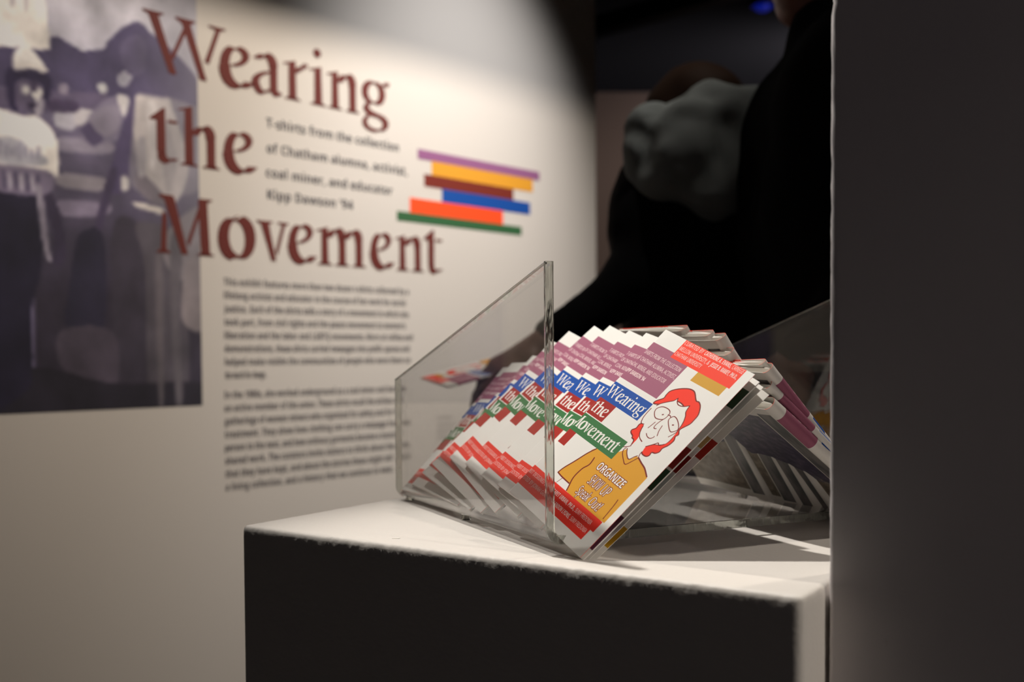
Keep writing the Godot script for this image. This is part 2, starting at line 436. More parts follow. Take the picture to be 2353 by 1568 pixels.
func cover_texture() -> ImageTexture:
	var img := Image.create_empty(int(TW * SS), int(PH * 1000 * SS), false, Image.FORMAT_RGB8)
	var paper := Color8(240, 237, 230)
	var purple := Color8(164, 96, 120)
	var red := Color8(252, 62, 32)
	var brown := Color8(118, 22, 8)
	var hair := Color8(252, 52, 22)
	var gold := Color8(226, 162, 44)
	img.fill(paper)
	crect(img, -16, 17, 64, 64, purple)
	crect(img, 35, 0, 128.5, 22.5, red)
	crect(img, 81, 22.5, 125, 33, Color8(214, 160, 46))
	crect(img, -6.5, 70, 66, 91, Color8(14, 78, 166))
	crect(img, -2.2, 91, 28.4, 111, Color8(164, 32, 22))
	crect(img, -9, 133, 11.5, 150, Color8(172, 38, 26))
	# the drawn woman: hair behind the face
	var hp := smooth(cpts([66, 69, 65.6, 66, 71, 60, 70.5, 56, 71, 51, 76.5, 46, 84, 42, 90.6, 40, 97.5, 40.6, 107, 46.5, 111.5, 46.5, 117, 49.5, 122.5, 56.5, 123.4, 63, 123, 68, 118.5, 76.5, 121.8, 81, 120.6, 84, 123, 88, 122, 94, 119, 99, 119.3, 103, 116.5, 106.2, 112.3, 107.4, 112.6, 111, 109.4, 113.3, 103.4, 113, 101, 110, 100.4, 105.5, 106.3, 100.6, 116.6, 95, 118, 84, 105, 60, 88, 56, 74, 66]))
	fill_poly(img, hp, hair); ink(img, hp, 18.8, brown, true)
	var left := smooth(cpts([76.7, 89.8, 72.2, 92, 72.4, 97, 69.7, 100.5, 71.3, 103, 76.6, 104.8, 77.8, 106.5, 82, 107.4, 84.8, 112.9, 85.1, 103, 81.2, 98.8, 78.5, 94]))
	fill_poly(img, left, hair); ink(img, left, 18.8, brown, true)
	# shirt
	var shirt := PackedVector2Array()
	for p in smooth(cpts([84, 117.5, 75, 126, 51, 133.7, 46, 142.3, 41, 154, 35.5, 166, 33.5, 172.7]), false): shirt.append(p)
	for p in cpts([42.5, 173.6, 58, 174.1, 62.4, 181]): shirt.append(p)
	for p in cpts([118, 184, 126.6, 181, 131.5, 181, 131.4, 128]): shirt.append(p)
	for p in smooth(cpts([130.4, 127, 120.6, 122.5, 111.7, 120.1, 104, 117.8]), false): shirt.append(p)
	fill_poly(img, shirt, gold)
	# face and neck, paper coloured
	var face := smooth(cpts([68.3, 74.1, 68.4, 80.3, 69.5, 86, 72.6, 90.5, 77.5, 91, 79.5, 95, 82, 99.5, 84.5, 104, 84.6, 112, 83.5, 117, 88.5, 121, 95.8, 124.2, 100.5, 118, 102, 112, 101, 105.5, 106.3, 100.6, 112, 98, 117.5, 94, 118.6, 88, 117.8, 80.8, 115.5, 71, 111.5, 64, 107.5, 60, 105.6, 53.6]), false)
	face.append_array(smooth(cpts([105.6, 53.6, 101, 56.6, 97.2, 57.9, 93, 58.2, 90, 57, 87.8, 55.2, 86.4, 53.0]), false))
	face.append_array(smooth(cpts([86.4, 53.0, 84.4, 57, 80.6, 59.9, 74, 65.2, 71, 69.5, 68.3, 74.1]), false))
	fill_poly(img, face, paper)
	ink(img, smooth(cpts([68.3, 74.1, 68.4, 80.3, 69.5, 86, 72.6, 90.5, 77, 90]), false), 15.0, brown)
	ink(img, smooth(cpts([81.2, 98.8, 84, 101.5, 87.6, 103.2, 92.2, 104.3]), false), 15.0, brown)
	ink(img, smooth(cpts([100.6, 106, 106.3, 100.6, 109.7, 97.2, 112.7, 98.4, 117, 95]), false), 15.0, brown)
	for a in [[117.8, 80.8, 115.5, 71, 111.5, 64, 107.5, 60, 105.6, 53.6], [105.6, 53.6, 101, 56.6, 97.2, 57.9, 93, 58.2, 90, 57, 87.8, 55.2, 86.4, 53.0], [86.4, 53.0, 84.4, 57, 80.6, 59.9, 74, 65.2, 71, 69.5]]:
		ink(img, smooth(cpts(a), false), 15.0, brown)
	for a in [[75.6, 75.3, 74.5, 71.2, 78.7, 67.3, 86.6, 66.3, 91.6, 67.8, 93.3, 71.6, 92.2, 76.3, 88.1, 78.6, 81.8, 79.3], [98.4, 75.2, 97.9, 72, 100.4, 69.3, 105, 69.8, 110.6, 72.3, 115, 75.5, 116.4, 78.1, 113.3, 81.9, 110, 82.4, 104, 79.3]]:
		ink(img, smooth(cpts(a)), 13.8, brown, true)
	for a in [[92.4, 71, 95.5, 70.6, 98, 72], [92.2, 76.3, 90.5, 80.5, 89.7, 84.7, 90.3, 87.5, 92.1, 88.1, 94, 87.2], [88.4, 95.9, 92.4, 97.8, 96.7, 97.9, 99.5, 95.4, 99.3, 94], [86.4, 82.9, 85.6, 87, 84.6, 91], [97.2, 82.2, 98.9, 87.8, 102, 92.6], [117.2, 81.1, 116, 84, 113.8, 87.8], [101.8, 111.9, 102.3, 115, 104, 118], [84.8, 112.9, 82, 115.5, 78, 117.8]]:
		ink(img, smooth(cpts(a), false), 13.1, brown)
	for a in [[86.4, 73.6, 87.4, 73.0], [106.7, 76.6, 108, 76.2]]: ink(img, smooth(cpts(a), false), 20.0, brown)
	# collar and shirt lines
	ink(img, smooth(cpts([83.7, 116.9, 88.5, 121, 95.5, 124, 99, 119.5, 101.5, 116.8]), false), 15.0, brown)
	ink(img, smooth(cpts([82, 117, 81.1, 119.7, 83.8, 123.2, 90.8, 127.2, 97.1, 129.5, 101, 124, 104.1, 118.1]), false), 13.8, brown)
	ink(img, smooth(cpts([51.2, 133.7, 45.9, 142.3, 40.9, 154.2, 35.5, 165.8, 33.7, 172.7]), false), 22.5, brown)
	ink(img, smooth(cpts([33.7, 172.7, 42.5, 173.6, 58, 174.1]), false), 20.0, brown)
	ink(img, smooth(cpts([58.4, 141.5, 60, 149, 56.7, 155.9, 55.9, 164.3, 56.9, 169.6, 59.8, 175.3, 62.4, 181]), false), 22.5, brown)
	ink(img, smooth(cpts([104, 117.8, 111.7, 120.1, 120.6, 122.5, 130.4, 127.4]), false), 22.5, brown)
	ink(img, smooth(cpts([123.6, 158.2, 125, 164.9, 126.6, 179]), false), 15.0, brown)
	ink(img, smooth(cpts([45, 173.8, 42.8, 181]), false), 10.0, brown)
	# green bar over the shirt, red band over everything at the foot
	crect(img, -8.5, 112, 78, 133.3, Color8(58, 118, 66))
	crect(img, -9, 181.3, 129.4, 193, Color8(236, 46, 26))
	crect(img, -9, 192, 124.5, 204.4, Color8(236, 46, 26))
	# lettering
	draw_display(img, "Wearing", cx(-1.0, 86.2), cx(63, 86.2), 9.6 * SS, paper)
	draw_display(img, "the", cx(0.5, 107.0), cx(25.5, 107.0), 9.6 * SS, paper)
	draw_display(img, "Movement", cx(-9.0, 128.2), cx(73, 128.2), 9.8 * SS, paper)
	var h := 4.5 * SS
	var pale := Color8(246, 226, 222)
	draw_text(img, "T-SHIRTS FROM THE COLLECTION", cx(-4.4, 31.2), cx(60.5, 31.2), h, pale)
	draw_text(img, "OF CHATHAM ALUMNA, ACTIVIST,", cx(-4.2, 39.6), cx(62.6, 39.6), h, pale)
	draw_text(img, "COAL MINER, AND EDUCATOR", cx(-4.2, 48.0), cx(55.7, 48.0), h, pale)
	draw_text(img, "KIPP DAWSON '94", cx(-4.2, 56.2), cx(30.7, 56.2), h, pale, true)
	draw_text(img, "CURATED BY", cx(36.6, 5.2), cx(66.5, 5.2), h, pale)
	draw_text(img, "CATHERINE A. EVANS,", cx(69, 5.2), cx(109.5, 5.2), h, pale, true)
	draw_text(img, "CARNEGIE", cx(111.5, 5.2), cx(127.2, 5.2), h, pale)
	draw_text(img, "MELLON UNIVERSITY, &", cx(36.6, 12.2), cx(84, 12.2), h, pale)
	draw_text(img, "JESSIE B. RAMEY, PH.D.,", cx(86, 12.2), cx(126, 12.2), h, pale, true)
	draw_text(img, "CHATHAM UNIVERSITY", cx(36.6, 18.8), cx(78.6, 18.8), h, pale)
	h = 4.2 * SS
	draw_text(img, "EXHIBIT DESIGNED BY", cx(-10.5, 190.2), cx(37, 190.2), h, pale)
	draw_text(img, "MARGARET URBAN, PH.D.,", cx(38.5, 190.2), cx(89.5, 190.2), h, pale, true)
	draw_text(img, "SUNY FREDONIA", cx(91, 190.2), cx(119.5, 190.2), h, pale)
	draw_text(img, "ASSISTED BY JONAH GRAHAM", cx(-10.0, 198.4), cx(55, 198.4), h, pale)
	draw_text(img, "& LANDON LYONS,", cx(57, 198.4), cx(92, 198.4), h, pale, true)
	draw_text(img, "SUNY FREDONIA", cx(94, 198.4), cx(122, 198.4), h, pale)
	for pass_ in 2:
		var c := brown if pass_ == 0 else Color8(250, 244, 236)
		var g := 10.0 if pass_ == 0 else 0.0
		draw_text(img, "ORGANIZE", cx(70.5, 148.4), cx(115.8, 149.0), 8.0 * SS, c, true, 0.0, g)
		draw_text(img, "SHOW", cx(75.5, 163.4), cx(94.5, 163.6), 10.4 * SS, c, false, 0.1, g)
		draw_text(img, "UP", cx(98.5, 163.8), cx(108.2, 164.0), 10.4 * SS, c, false, 0.1, g)
		draw_text(img, "Speak", cx(73.2, 177.0), cx(93.0, 177.4), 9.4 * SS, c, false, 0.12, g)
		draw_text(img, "Out!", cx(97, 177.6), cx(113, 178.0), 9.4 * SS, c, false, 0.12, g)
	img.resize(img.get_width() / 2, img.get_height() / 2, Image.INTERPOLATE_BILINEAR)
	return ImageTexture.create_from_image(img)

func back_texture() -> ImageTexture:     # an old photograph, colour blocks in the margin
	var img := Image.create_empty(280, 432, false, Image.FORMAT_RGB8)
	img.fill(Color8(232, 228, 220))
	var n := FastNoiseLite.new(); n.seed = 31; n.frequency = 0.03; n.fractal_octaves = 3
	for y in range(30, 412):
		for x in range(50, 280):
			var v := n.get_noise_2d(x, y * 1.4)
			var c := Color8(58, 52, 78).lerp(Color8(122, 112, 130), clampf(v * 0.8 + 0.25, 0.0, 1.0))
			if y + v * 40.0 > 280: c = Color8(104, 92, 78).lerp(Color8(150, 138, 120), clampf(v + 0.4, 0.0, 1.0))
			img.set_pixel(x, y, c)
	for y in range(20, 420):
		for x in range(4, 46):
			var v := n.get_noise_2d(x * 0.7 + 300, y * 0.35)
			img.set_pixel(x, y, Color8(128, 124, 122).lerp(Color8(82, 84, 84), clampf(v * 1.4 + 0.35, 0.0, 1.0)))
	return ImageTexture.create_from_image(img)

func leaf_texture(bars: Array) -> ImageTexture:     # [v0, v1, colour] along the outer margin
	var img := Image.create_empty(140, 432, false, Image.FORMAT_RGB8)
	img.fill(Color8(236, 232, 224))
	for b in bars: img.fill_rect(Rect2i(96, int(b[0] * 432), 44, int((b[1] - b[0]) * 432)), b[2])
	for k in 22: img.fill_rect(Rect2i(14, 40 + k * 16, 60 + (k * 37) % 14, 5), Color8(150, 148, 146))
	return ImageTexture.create_from_image(img)

# ------------------------------------------------------------------ booklets
# a sheet of paper: path of [x, z, u], y from 0 to h, bent by drop(x, y)
func sheet(path: Array, h: float, thick: float, drop := [0.0, 0.0, 3.0], rows := 6) -> ArrayMesh:
	var st := st_new(true)
	var n := path.size()
	var grid := [[], []]
	for side in 2:
		for r in rows + 1:
			var line := []
			var fy := float(r) / rows
			for i in n:
				var p: Array = path[i]
				var a: Array = path[maxi(i - 1, 0)]
				var b: Array = path[mini(i + 1, n - 1)]
				var d := Vector2(b[0] - a[0], b[1] - a[1]).normalized()
				var off := Vector2(-d.y, d.x) * thick * side
				var bend: float = lerpf(drop[1], drop[0], fy) * pow(clampf(p[0] / PW, 0, 1.2), drop[2])
				line.append([Vector3(p[0] + off.x, fy * h, p[1] + off.y - bend), Vector2(p[2], 1.0 - fy)])
			grid[side].append(line)
	for side in 2:
		for r in rows:
			for i in n - 1:
				var a: Array = grid[side][r][i]
				var b: Array = grid[side][r + 1][i]
				var c: Array = grid[side][r + 1][i + 1]
				var d: Array = grid[side][r][i + 1]
				if side == 1: quad(st, a[0], b[0], c[0], d[0], a[1], b[1], c[1], d[1])
				else: quad(st, a[0], d[0], c[0], b[0], a[1], d[1], c[1], b[1])
	st.set_smooth_group(-1)
	var w := Vector2(0.5, 0.01)
	for r in rows:
		for i in [0, n - 1]:
			quad(st, grid[0][r][i][0], grid[0][r + 1][i][0], grid[1][r + 1][i][0], grid[1][r][i][0], w, w, w, w)
	for i in n - 1:
		for r in [0, rows]:
			quad(st, grid[0][r][i][0], grid[0][r][i + 1][0], grid[1][r][i + 1][0], grid[1][r][i][0], w, w, w, w)
	return done(st)

# builds a folded booklet under a thing: x from spine to fore-edge, y up, z out of the front cover
func make_booklet(label: String, origin: Vector3, a: Vector3, b: Vector3, r: float, t_fore: float, group: String, pages := 3, splay := [], shift := -2.8, sag := [0.0, 0.0, 2.0]) -> Node3D:
	b = (b - a * a.dot(b)).normalized()
	var t := thing("booklet", label, "booklet", Transform3D(Basis(a, b, a.cross(b)), origin), group)
	var cover := mat("printed_cover", Color.WHITE, 0.38)
	var paper := mat("white_paper", Color8(238, 234, 226), 0.6)
	var xc := PI * r / 2.0
	# front cover and spine in one sheet, traced from the back of the spine to the fore-edge
	var path := []
	for i in 15:
		var ang := lerpf(1.5 * PI, 0.5 * PI, i / 14.0)      # from the back (bottom) round the spine to the front (top)
		path.append([xc + r * cos(ang), -r + r * sin(ang), ((PI - ang) * r * 1000.0 + LM - 6.0 + shift) / TW])
	for i in range(1, 9):
		var x := lerpf(xc, PW, i / 8.0)
		path.append([x, 0.0, (x * 1000.0 + LM - 6.0 + shift) / TW])
	obj("front_cover", sheet(path, PH, 0.0003, [sag[0], sag[1], sag[2]]), cover, t)
	if splay.is_empty():
		var back := []
		for i in 9:
			var f := i / 8.0
			back.append([lerpf(xc, PW - 0.0005, f), lerpf(-2 * r, -t_fore, smoothstep(0.0, 1.0, f)), f])
		obj("back_cover", sheet(back, PH, 0.0003, sag), mats["printed_back"], t)
		for k in pages:
			var pg := []
			var f0 := (k + 1.0) / (pages + 1.0)
			var wave := rng.randf_range(-0.16, 0.16)
			for i in 8:
				var f := i / 7.0
				pg.append([lerpf(xc - r * 0.55, PW - 0.001, f), lerpf(-r, lerpf(-0.0006, -t_fore + 0.0006, f0), sqrt(f)) - (0.5 - f0) * -0.88 * r * sin(f * PI) + wave * r * sin(f * PI * 2.0), f])
			obj("page", sheet(pg, PH - 0.001, 0.0004, sag), paper, t, Transform3D(Basis(), Vector3(0, 0.0005, 0)))
	else:
		for k in splay.size():
			var s: Array = splay[k]
			var pg := []
			for i in 13:
				var f := i / 12.0
				pg.append([lerpf(xc - r * 0.4, PW + s[4], f), lerpf(-r, -0.0008 - 0.0012 * (k + 1), sqrt(f)), f])
			obj("page" if k < splay.size() - 1 else "back_cover", sheet(pg, PH - 0.0005, 0.0004 if k else 0.0012, [s[0], s[1], s[2]], 10), s[3], t)
	return t

func booklets():
	var cm := mat("printed_cover", Color.WHITE, 0.38)
	cm.roughness = 0.62; cm.metallic_specular = 0.35; cm.albedo_texture = cover_texture(); cm.texture_repeat = false
	mat("printed_back", Color.WHITE, 0.4).albedo_texture = back_texture()
	var green := Color8(40, 70, 44)
	var l1 := mat("leaf_a", Color.WHITE, 0.6)
	l1.albedo_texture = leaf_texture([[0.06, 0.16, green], [0.39, 0.5, Color8(150, 26, 18)], [0.51, 0.62, green], [0.77, 0.95, Color8(96, 40, 62)]])
	var l2 := mat("leaf_b", Color.WHITE, 0.6)
	l2.albedo_texture = leaf_texture([[0.0, 0.0, green], [0.3, 0.36, Color8(196, 160, 100)], [0.41, 0.5, Color8(150, 30, 20)]])
	var l3 := mat("leaf_c", Color.WHITE, 0.6)
	l3.albedo_texture = leaf_texture([[0.29, 0.39, Color8(164, 34, 18)], [0.79, 0.9, Color8(206, 156, 26)]])
	for m in [cm, mat("white_paper", Color8(238, 234, 226), 0.6), mats["printed_back"], l1, l2, l3]:      # paper lets a little light through
		m.backlight_enabled = true; m.backlight = Color(0.2, 0.19, 0.17)
	# the row on the left, from the front to the far end: corner at the foot of the spine, along the foot, up the spine
	var left := [
	[Vector3(-0.0051, 0.9254, -0.9876), Vector3(0.4386, -0.3075, 0.8444), Vector3(0.7020, 0.7039, -0.1083)],
	[Vector3(-0.0162, 0.9255, -1.0278), Vector3(0.4413, -0.2308, 0.8672), Vector3(0.7017, 0.6911, -0.1731)],
	[Vector3(-0.0335, 0.9308, -1.0667), Vector3(0.4145, -0.2606, 0.8719), Vector3(0.7178, 0.6826, -0.1372)],
	[Vector3(-0.0521, 0.9385, -1.1099), Vector3(0.4029, -0.2856, 0.8695), Vector3(0.7273, 0.6766, -0.1148)],
	[Vector3(-0.0702, 0.9420, -1.1457), Vector3(0.3746, -0.3201, 0.8702), Vector3(0.7443, 0.6635, -0.0764)],
	[Vector3(-0.0912, 0.9327, -1.1666), Vector3(0.4202, -0.2777, 0.8639), Vector3(0.7191, 0.6826, -0.1303)],
	[Vector3(-0.1046, 0.9198, -1.1917), Vector3(0.4300, -0.1880, 0.8831), Vector3(0.6967, 0.6911, -0.1921)],
	[Vector3(-0.1196, 0.9022, -1.2229), Vector3(0.4372, -0.0597, 0.8974), Vector3(0.6658, 0.6922, -0.2783)],
	[Vector3(-0.1341, 0.8927, -1.2414), Vector3(0.5112, 0.0176, 0.8593), Vector3(0.6132, 0.6930, -0.3790)],
	[Vector3(-0.1361, 0.8888, -1.2434), Vector3(0.5905, 0.0499, 0.8055), Vector3(0.5686, 0.6826, -0.4591)]]
	var words := [
		"frontmost booklet of the left row, its whole cover with the red-haired woman in view",
		"second booklet of the left row, just behind the one whose whole cover shows",
		"third booklet from the front of the left row, narrow strip with a W",
		"fourth booklet from the front, the highest corner of the left row, reading Wea",
		"fifth booklet from the front, crossed by the tray's upright edge",
		"sixth booklet from the front, beside the tray's upright edge, with a tilted white top",
		"seventh booklet from the front, seen through the clear side panel, a sliver of blue showing",
		"eighth booklet from the front, low behind the clear side panel, a sliver of green",
		"ninth booklet from the front, lying low near the tray's far end, little but red showing",
		"rearmost booklet of the left row, lowest against the far end of the clear side panel"]
	for i in left.size():
		var q: Array = left[i]
		if i == 0:
			make_booklet(words[i], q[0], q[1], q[2], 0.004, 0.02, "booklets leaning in the left row", 3, [[0.0085, 0.003, 3.0, l1, 0.0], [0.0135, 0.005, 3.0, l2, 0.0005], [0.0225, 0.0085, 3.0, l3, 0.001]], 0.0)
		else:
			make_booklet(words[i], q[0], q[1], q[2], 0.0026, 0.0036, "booklets leaning in the left row", 3)
	var right := [
	[Vector3(0.3961, 0.8860, -1.0181), Vector3(-0.4528, 0.0052, -0.8916), Vector3(-0.7204, 0.5873, 0.3693), 0.0068, "lowest booklet of the right row, bulging open, pale letters on its purple spine"],
	[Vector3(0.3892, 0.8865, -1.0070), Vector3(-0.4082, -0.0333, -0.9123), Vector3(-0.7001, 0.6520, 0.2894), 0.0042, "booklet of the right row lying directly on the lowest one, thin purple spine"],
	[Vector3(0.3744, 0.8910, -1.0154), Vector3(-0.4579, 0.0187, -0.8888), Vector3(-0.6232, 0.7067, 0.3360), 0.0062, "third booklet up in the right row, broad dark purple spine ending in white"],
	[Vector3(0.3679, 0.8877, -1.0095), Vector3(-0.4161, -0.0289, -0.9088), Vector3(-0.6189, 0.7407, 0.2598), 0.0040, "fourth booklet up in the right row, loose page ends above the front cover's corner"],
	[Vector3(0.3416, 0.8917, -1.0535), Vector3(-0.4232, -0.0209, -0.9058), Vector3(-0.5817, 0.7724, 0.2540), 0.0058, "fifth booklet up in the right row, rumpled grey page ends above the red credit block"],
	[Vector3(0.3260, 0.8973, -1.0640), Vector3(-0.4293, -0.0124, -0.9031), Vector3(-0.5304, 0.8126, 0.2409), 0.0062, "sixth booklet up in the right row, its purple spine against the dark background"],
	[Vector3(0.3125, 0.8978, -1.0828), Vector3(-0.4342, -0.0044, -0.9008), Vector3(-0.5085, 0.8266, 0.2411), 0.0056, "second booklet from the far end of the right row, white page ends upright"],
	[Vector3(0.2891, 0.9004, -1.1210), Vector3(-0.4343, -0.0035, -0.9008), Vector3(-0.4876, 0.8417, 0.2318), 0.0056, "farthest booklet of the right row, its pinkish tip the row's leftmost point"]]
	for i in right.size():
		var q: Array = right[i]
		make_booklet(q[4], q[0], q[1], q[2], q[3], 0.004 + 0.0006 * (i % 3), "booklets leaning in the right row", 4)
	# the copy in the visitor's hand
	make_booklet("booklet held out in the visitor's hand before the wall, red corner foremost", Vector3(0.075, 1.048, -1.985), Vector3(-0.45, 0.1, -0.88).normalized(), Vector3(-0.45, -0.25, 0.85).normalized(), 0.002, 0.003, "", 2)

# ------------------------------------------------------------------ tray
func tray():
	var ax := TRAY_F - TRAY_N
	var base := TRAY_N
	var t := thing("acrylic_tray", "clear bent acrylic tray with sloping sides holding the booklets on the plinth", "tray", Transform3D(Basis(), base))
	var pane := mat("clear_acrylic", Color(0.3, 0.3, 0.29, 0.055), 0.02)
	pane.transparency = BaseMaterial3D.TRANSPARENCY_ALPHA
	var edge := mat("acrylic_edge", Color(0.86, 0.87, 0.84, 0.04), 0.06)
	edge.refraction_enabled = true; edge.refraction_scale = 0.049
	var streak := NoiseTexture2D.new(); streak.width = 256; streak.height = 256; streak.seamless = true; streak.as_normal_map = true; streak.bump_strength = 6.0
	var sn := FastNoiseLite.new(); sn.seed = 13; sn.frequency = 0.02; sn.fractal_octaves = 2; streak.noise = sn
	edge.normal_enabled = true; edge.normal_texture = streak; edge.normal_scale = 0.35
	edge.uv1_triplanar = true; edge.uv1_scale = Vector3(60, 9, 60)
	var hn := 0.2432
	var hf := 0.1415
	var th := 0.0076
	var h := th / 2
	# q(s along p, t along axis, y)
	var q := func(s: float, f: float, y: float) -> Vector3: return TRAY_P * s + ax * f + Vector3(0, y, 0)
	var ht := func(f: float) -> float: return lerpf(hn, hf, f)
	var e := 0.008            # share of the length taken by the edge bar
	var e2 := 0.003
	for side in [0.0, TRAY_W]:
		var st := st_new()
		for s in [-h, h]:
			var a: Vector3 = q.call(side + s, e, 0.014)
			var b: Vector3 = q.call(side + s, e, ht.call(e) - 0.0012)
			var c: Vector3 = q.call(side + s, 1 - e2, ht.call(1 - e2) - 0.0012)
			var d: Vector3 = q.call(side + s, 1 - e2, 0.014)
			if s < 0: quad(st, a, d, c, b)
			else: quad(st, a, b, c, d)
		quad(st, q.call(side - h, e, ht.call(e) - 0.0012), q.call(side - h, 1 - e2, ht.call(1 - e2) - 0.0012), q.call(side + h, 1 - e2, ht.call(1 - e2) - 0.0012), q.call(side + h, e, ht.call(e) - 0.0012))
		obj("side_panel", done(st), pane, t)
		var c8 := []
		for s in [-h, -h + 0.0024]:
			c8.append(q.call(side + s, e, ht.call(e))); c8.append(q.call(side + s, 1.0 - e2, ht.call(1.0 - e2)))
			c8.append(q.call(side + s, 1.0 - e2, ht.call(1.0 - e2) - 0.0012)); c8.append(q.call(side + s, e, ht.call(e) - 0.0012))
		obj("polished_edge", bar8(c8), edge, t)
	var sb := st_new()
	for y in [0.0, th]:
		var a: Vector3 = q.call(0.014 - h, e, y)
		var b: Vector3 = q.call(TRAY_W - 0.014 + h, e, y)
		var c: Vector3 = q.call(TRAY_W - 0.014 + h, 1 - e2, y)
		var d: Vector3 = q.call(0.014 - h, 1 - e2, y)
		if y > 0: quad(sb, a, d, c, b)
		else: quad(sb, a, b, c, d)
	obj("base_panel", done(sb), pane, t)
	# rounded bends between base and sides, outer and inner skin; then the cut edges at both ends, swept round the U
	var bend := func(mid_r: float, side: int) -> Array:      # [s, y] along the bend, from the side down to the base
		var out := []
		for i in 9:
			var ang := PI + PI / 2 * i / 8.0
			var x := 0.014 - h + mid_r * cos(ang)
			out.append([TRAY_W - x if side else x, 0.014 + mid_r * sin(ang)])
		return out
	for side in 2:
		var st := st_new(true)
		for skin_r in [0.014, 0.014 - th]:
			var l: Array = bend.call(skin_r, side)
			for i in 8:
				quad(st, q.call(l[i][0], e, l[i][1]), q.call(l[i][0], 1 - e2, l[i][1]), q.call(l[i + 1][0], 1 - e2, l[i + 1][1]), q.call(l[i + 1][0], e, l[i + 1][1]))
		obj("bend", done(st), pane, t)
	for k in 2:
		var f0 := 0.0 if k == 0 else 1.0 - e2
		var f1 := e if k == 0 else 1.0
		var outer: Array = [[-h, ht.call(f0)]] + bend.call(0.014, 0)
		var inner: Array = [[h, ht.call(f0)]] + bend.call(0.014 - th, 0)
		var r_out: Array = bend.call(0.014, 1); var r_in: Array = bend.call(0.014 - th, 1)
		r_out.reverse(); r_in.reverse()
		outer += r_out + [[TRAY_W + h, ht.call(f0)]]
		inner += r_in + [[TRAY_W - h, ht.call(f0)]]
		var st := st_new()
		var n: int = outer.size()
		for i in n - 1:
			var o0: Array = outer[i]; var o1: Array = outer[i + 1]; var i0: Array = inner[i]; var i1: Array = inner[i + 1]
			var v := []
			for f in [f0, f1]:
				for r in [o0, i0, i1, o1]: v.append(q.call(r[0], f, r[1]))
			var mid := Vector3.ZERO
			for p in v: mid += p / 8.0
			quad_out(st, v[0], v[1], v[2], v[3], mid); quad_out(st, v[4], v[5], v[6], v[7], mid)
			quad_out(st, v[0], v[3], v[7], v[4], mid); quad_out(st, v[1], v[2], v[6], v[5], mid)
			if i == 0: quad_out(st, v[0], v[1], v[5], v[4], mid)
			if i == n - 2: quad_out(st, v[3], v[2], v[6], v[7], mid)
		obj("polished_edge", done(st), edge, t)
	for s in [0.012, TRAY_W - 0.012]:
		for f in [0.55, 0.985]:
			var p: Vector3 = q.call(s, f, 0.0)
			var drop := base.y + p.y - TOP
			obj("bumper_foot", lathe([Vector2(0.0, -drop), Vector2(0.006, -drop), Vector2(0.005, 0.0), Vector2(0.0, 0.0)], 16), edge, t, Transform3D(Basis(), p))

func quad_out(st: SurfaceTool, a: Vector3, b: Vector3, c: Vector3, d: Vector3, mid: Vector3):      # faces away from mid
	if (b - a).cross(c - a).dot((a + b + c + d) / 4.0 - mid) > 0: quad(st, a, d, c, b)
	else: quad(st, a, b, c, d)

func bar8(c: Array) -> ArrayMesh:
	var st := st_new()
	quad(st, c[0], c[1], c[2], c[3]); quad(st, c[4], c[7], c[6], c[5])
	for i in 4:
		var j := (i + 1) % 4
		quad(st, c[i], c[4 + i], c[4 + j], c[j])
	# make the winding face outwards
	var m := done(st)
	var mid := Vector3.ZERO
	for v in c: mid += v / 8.0
	var arr := m.surface_get_arrays(0)
	var vs: PackedVector3Array = arr[Mesh.ARRAY_VERTEX]
	var ix: PackedInt32Array = arr[Mesh.ARRAY_INDEX]
	var st2 := st_new()
	for i in range(0, ix.size(), 3):
		var a := vs[ix[i]]
		var b := vs[ix[i + 1]]
		var d := vs[ix[i + 2]]
		if (b - a).cross(d - a).dot((a + b + d) / 3.0 - mid) > 0: tri(st2, a, d, b)
		else: tri(st2, a, b, d)
	return done(st2)

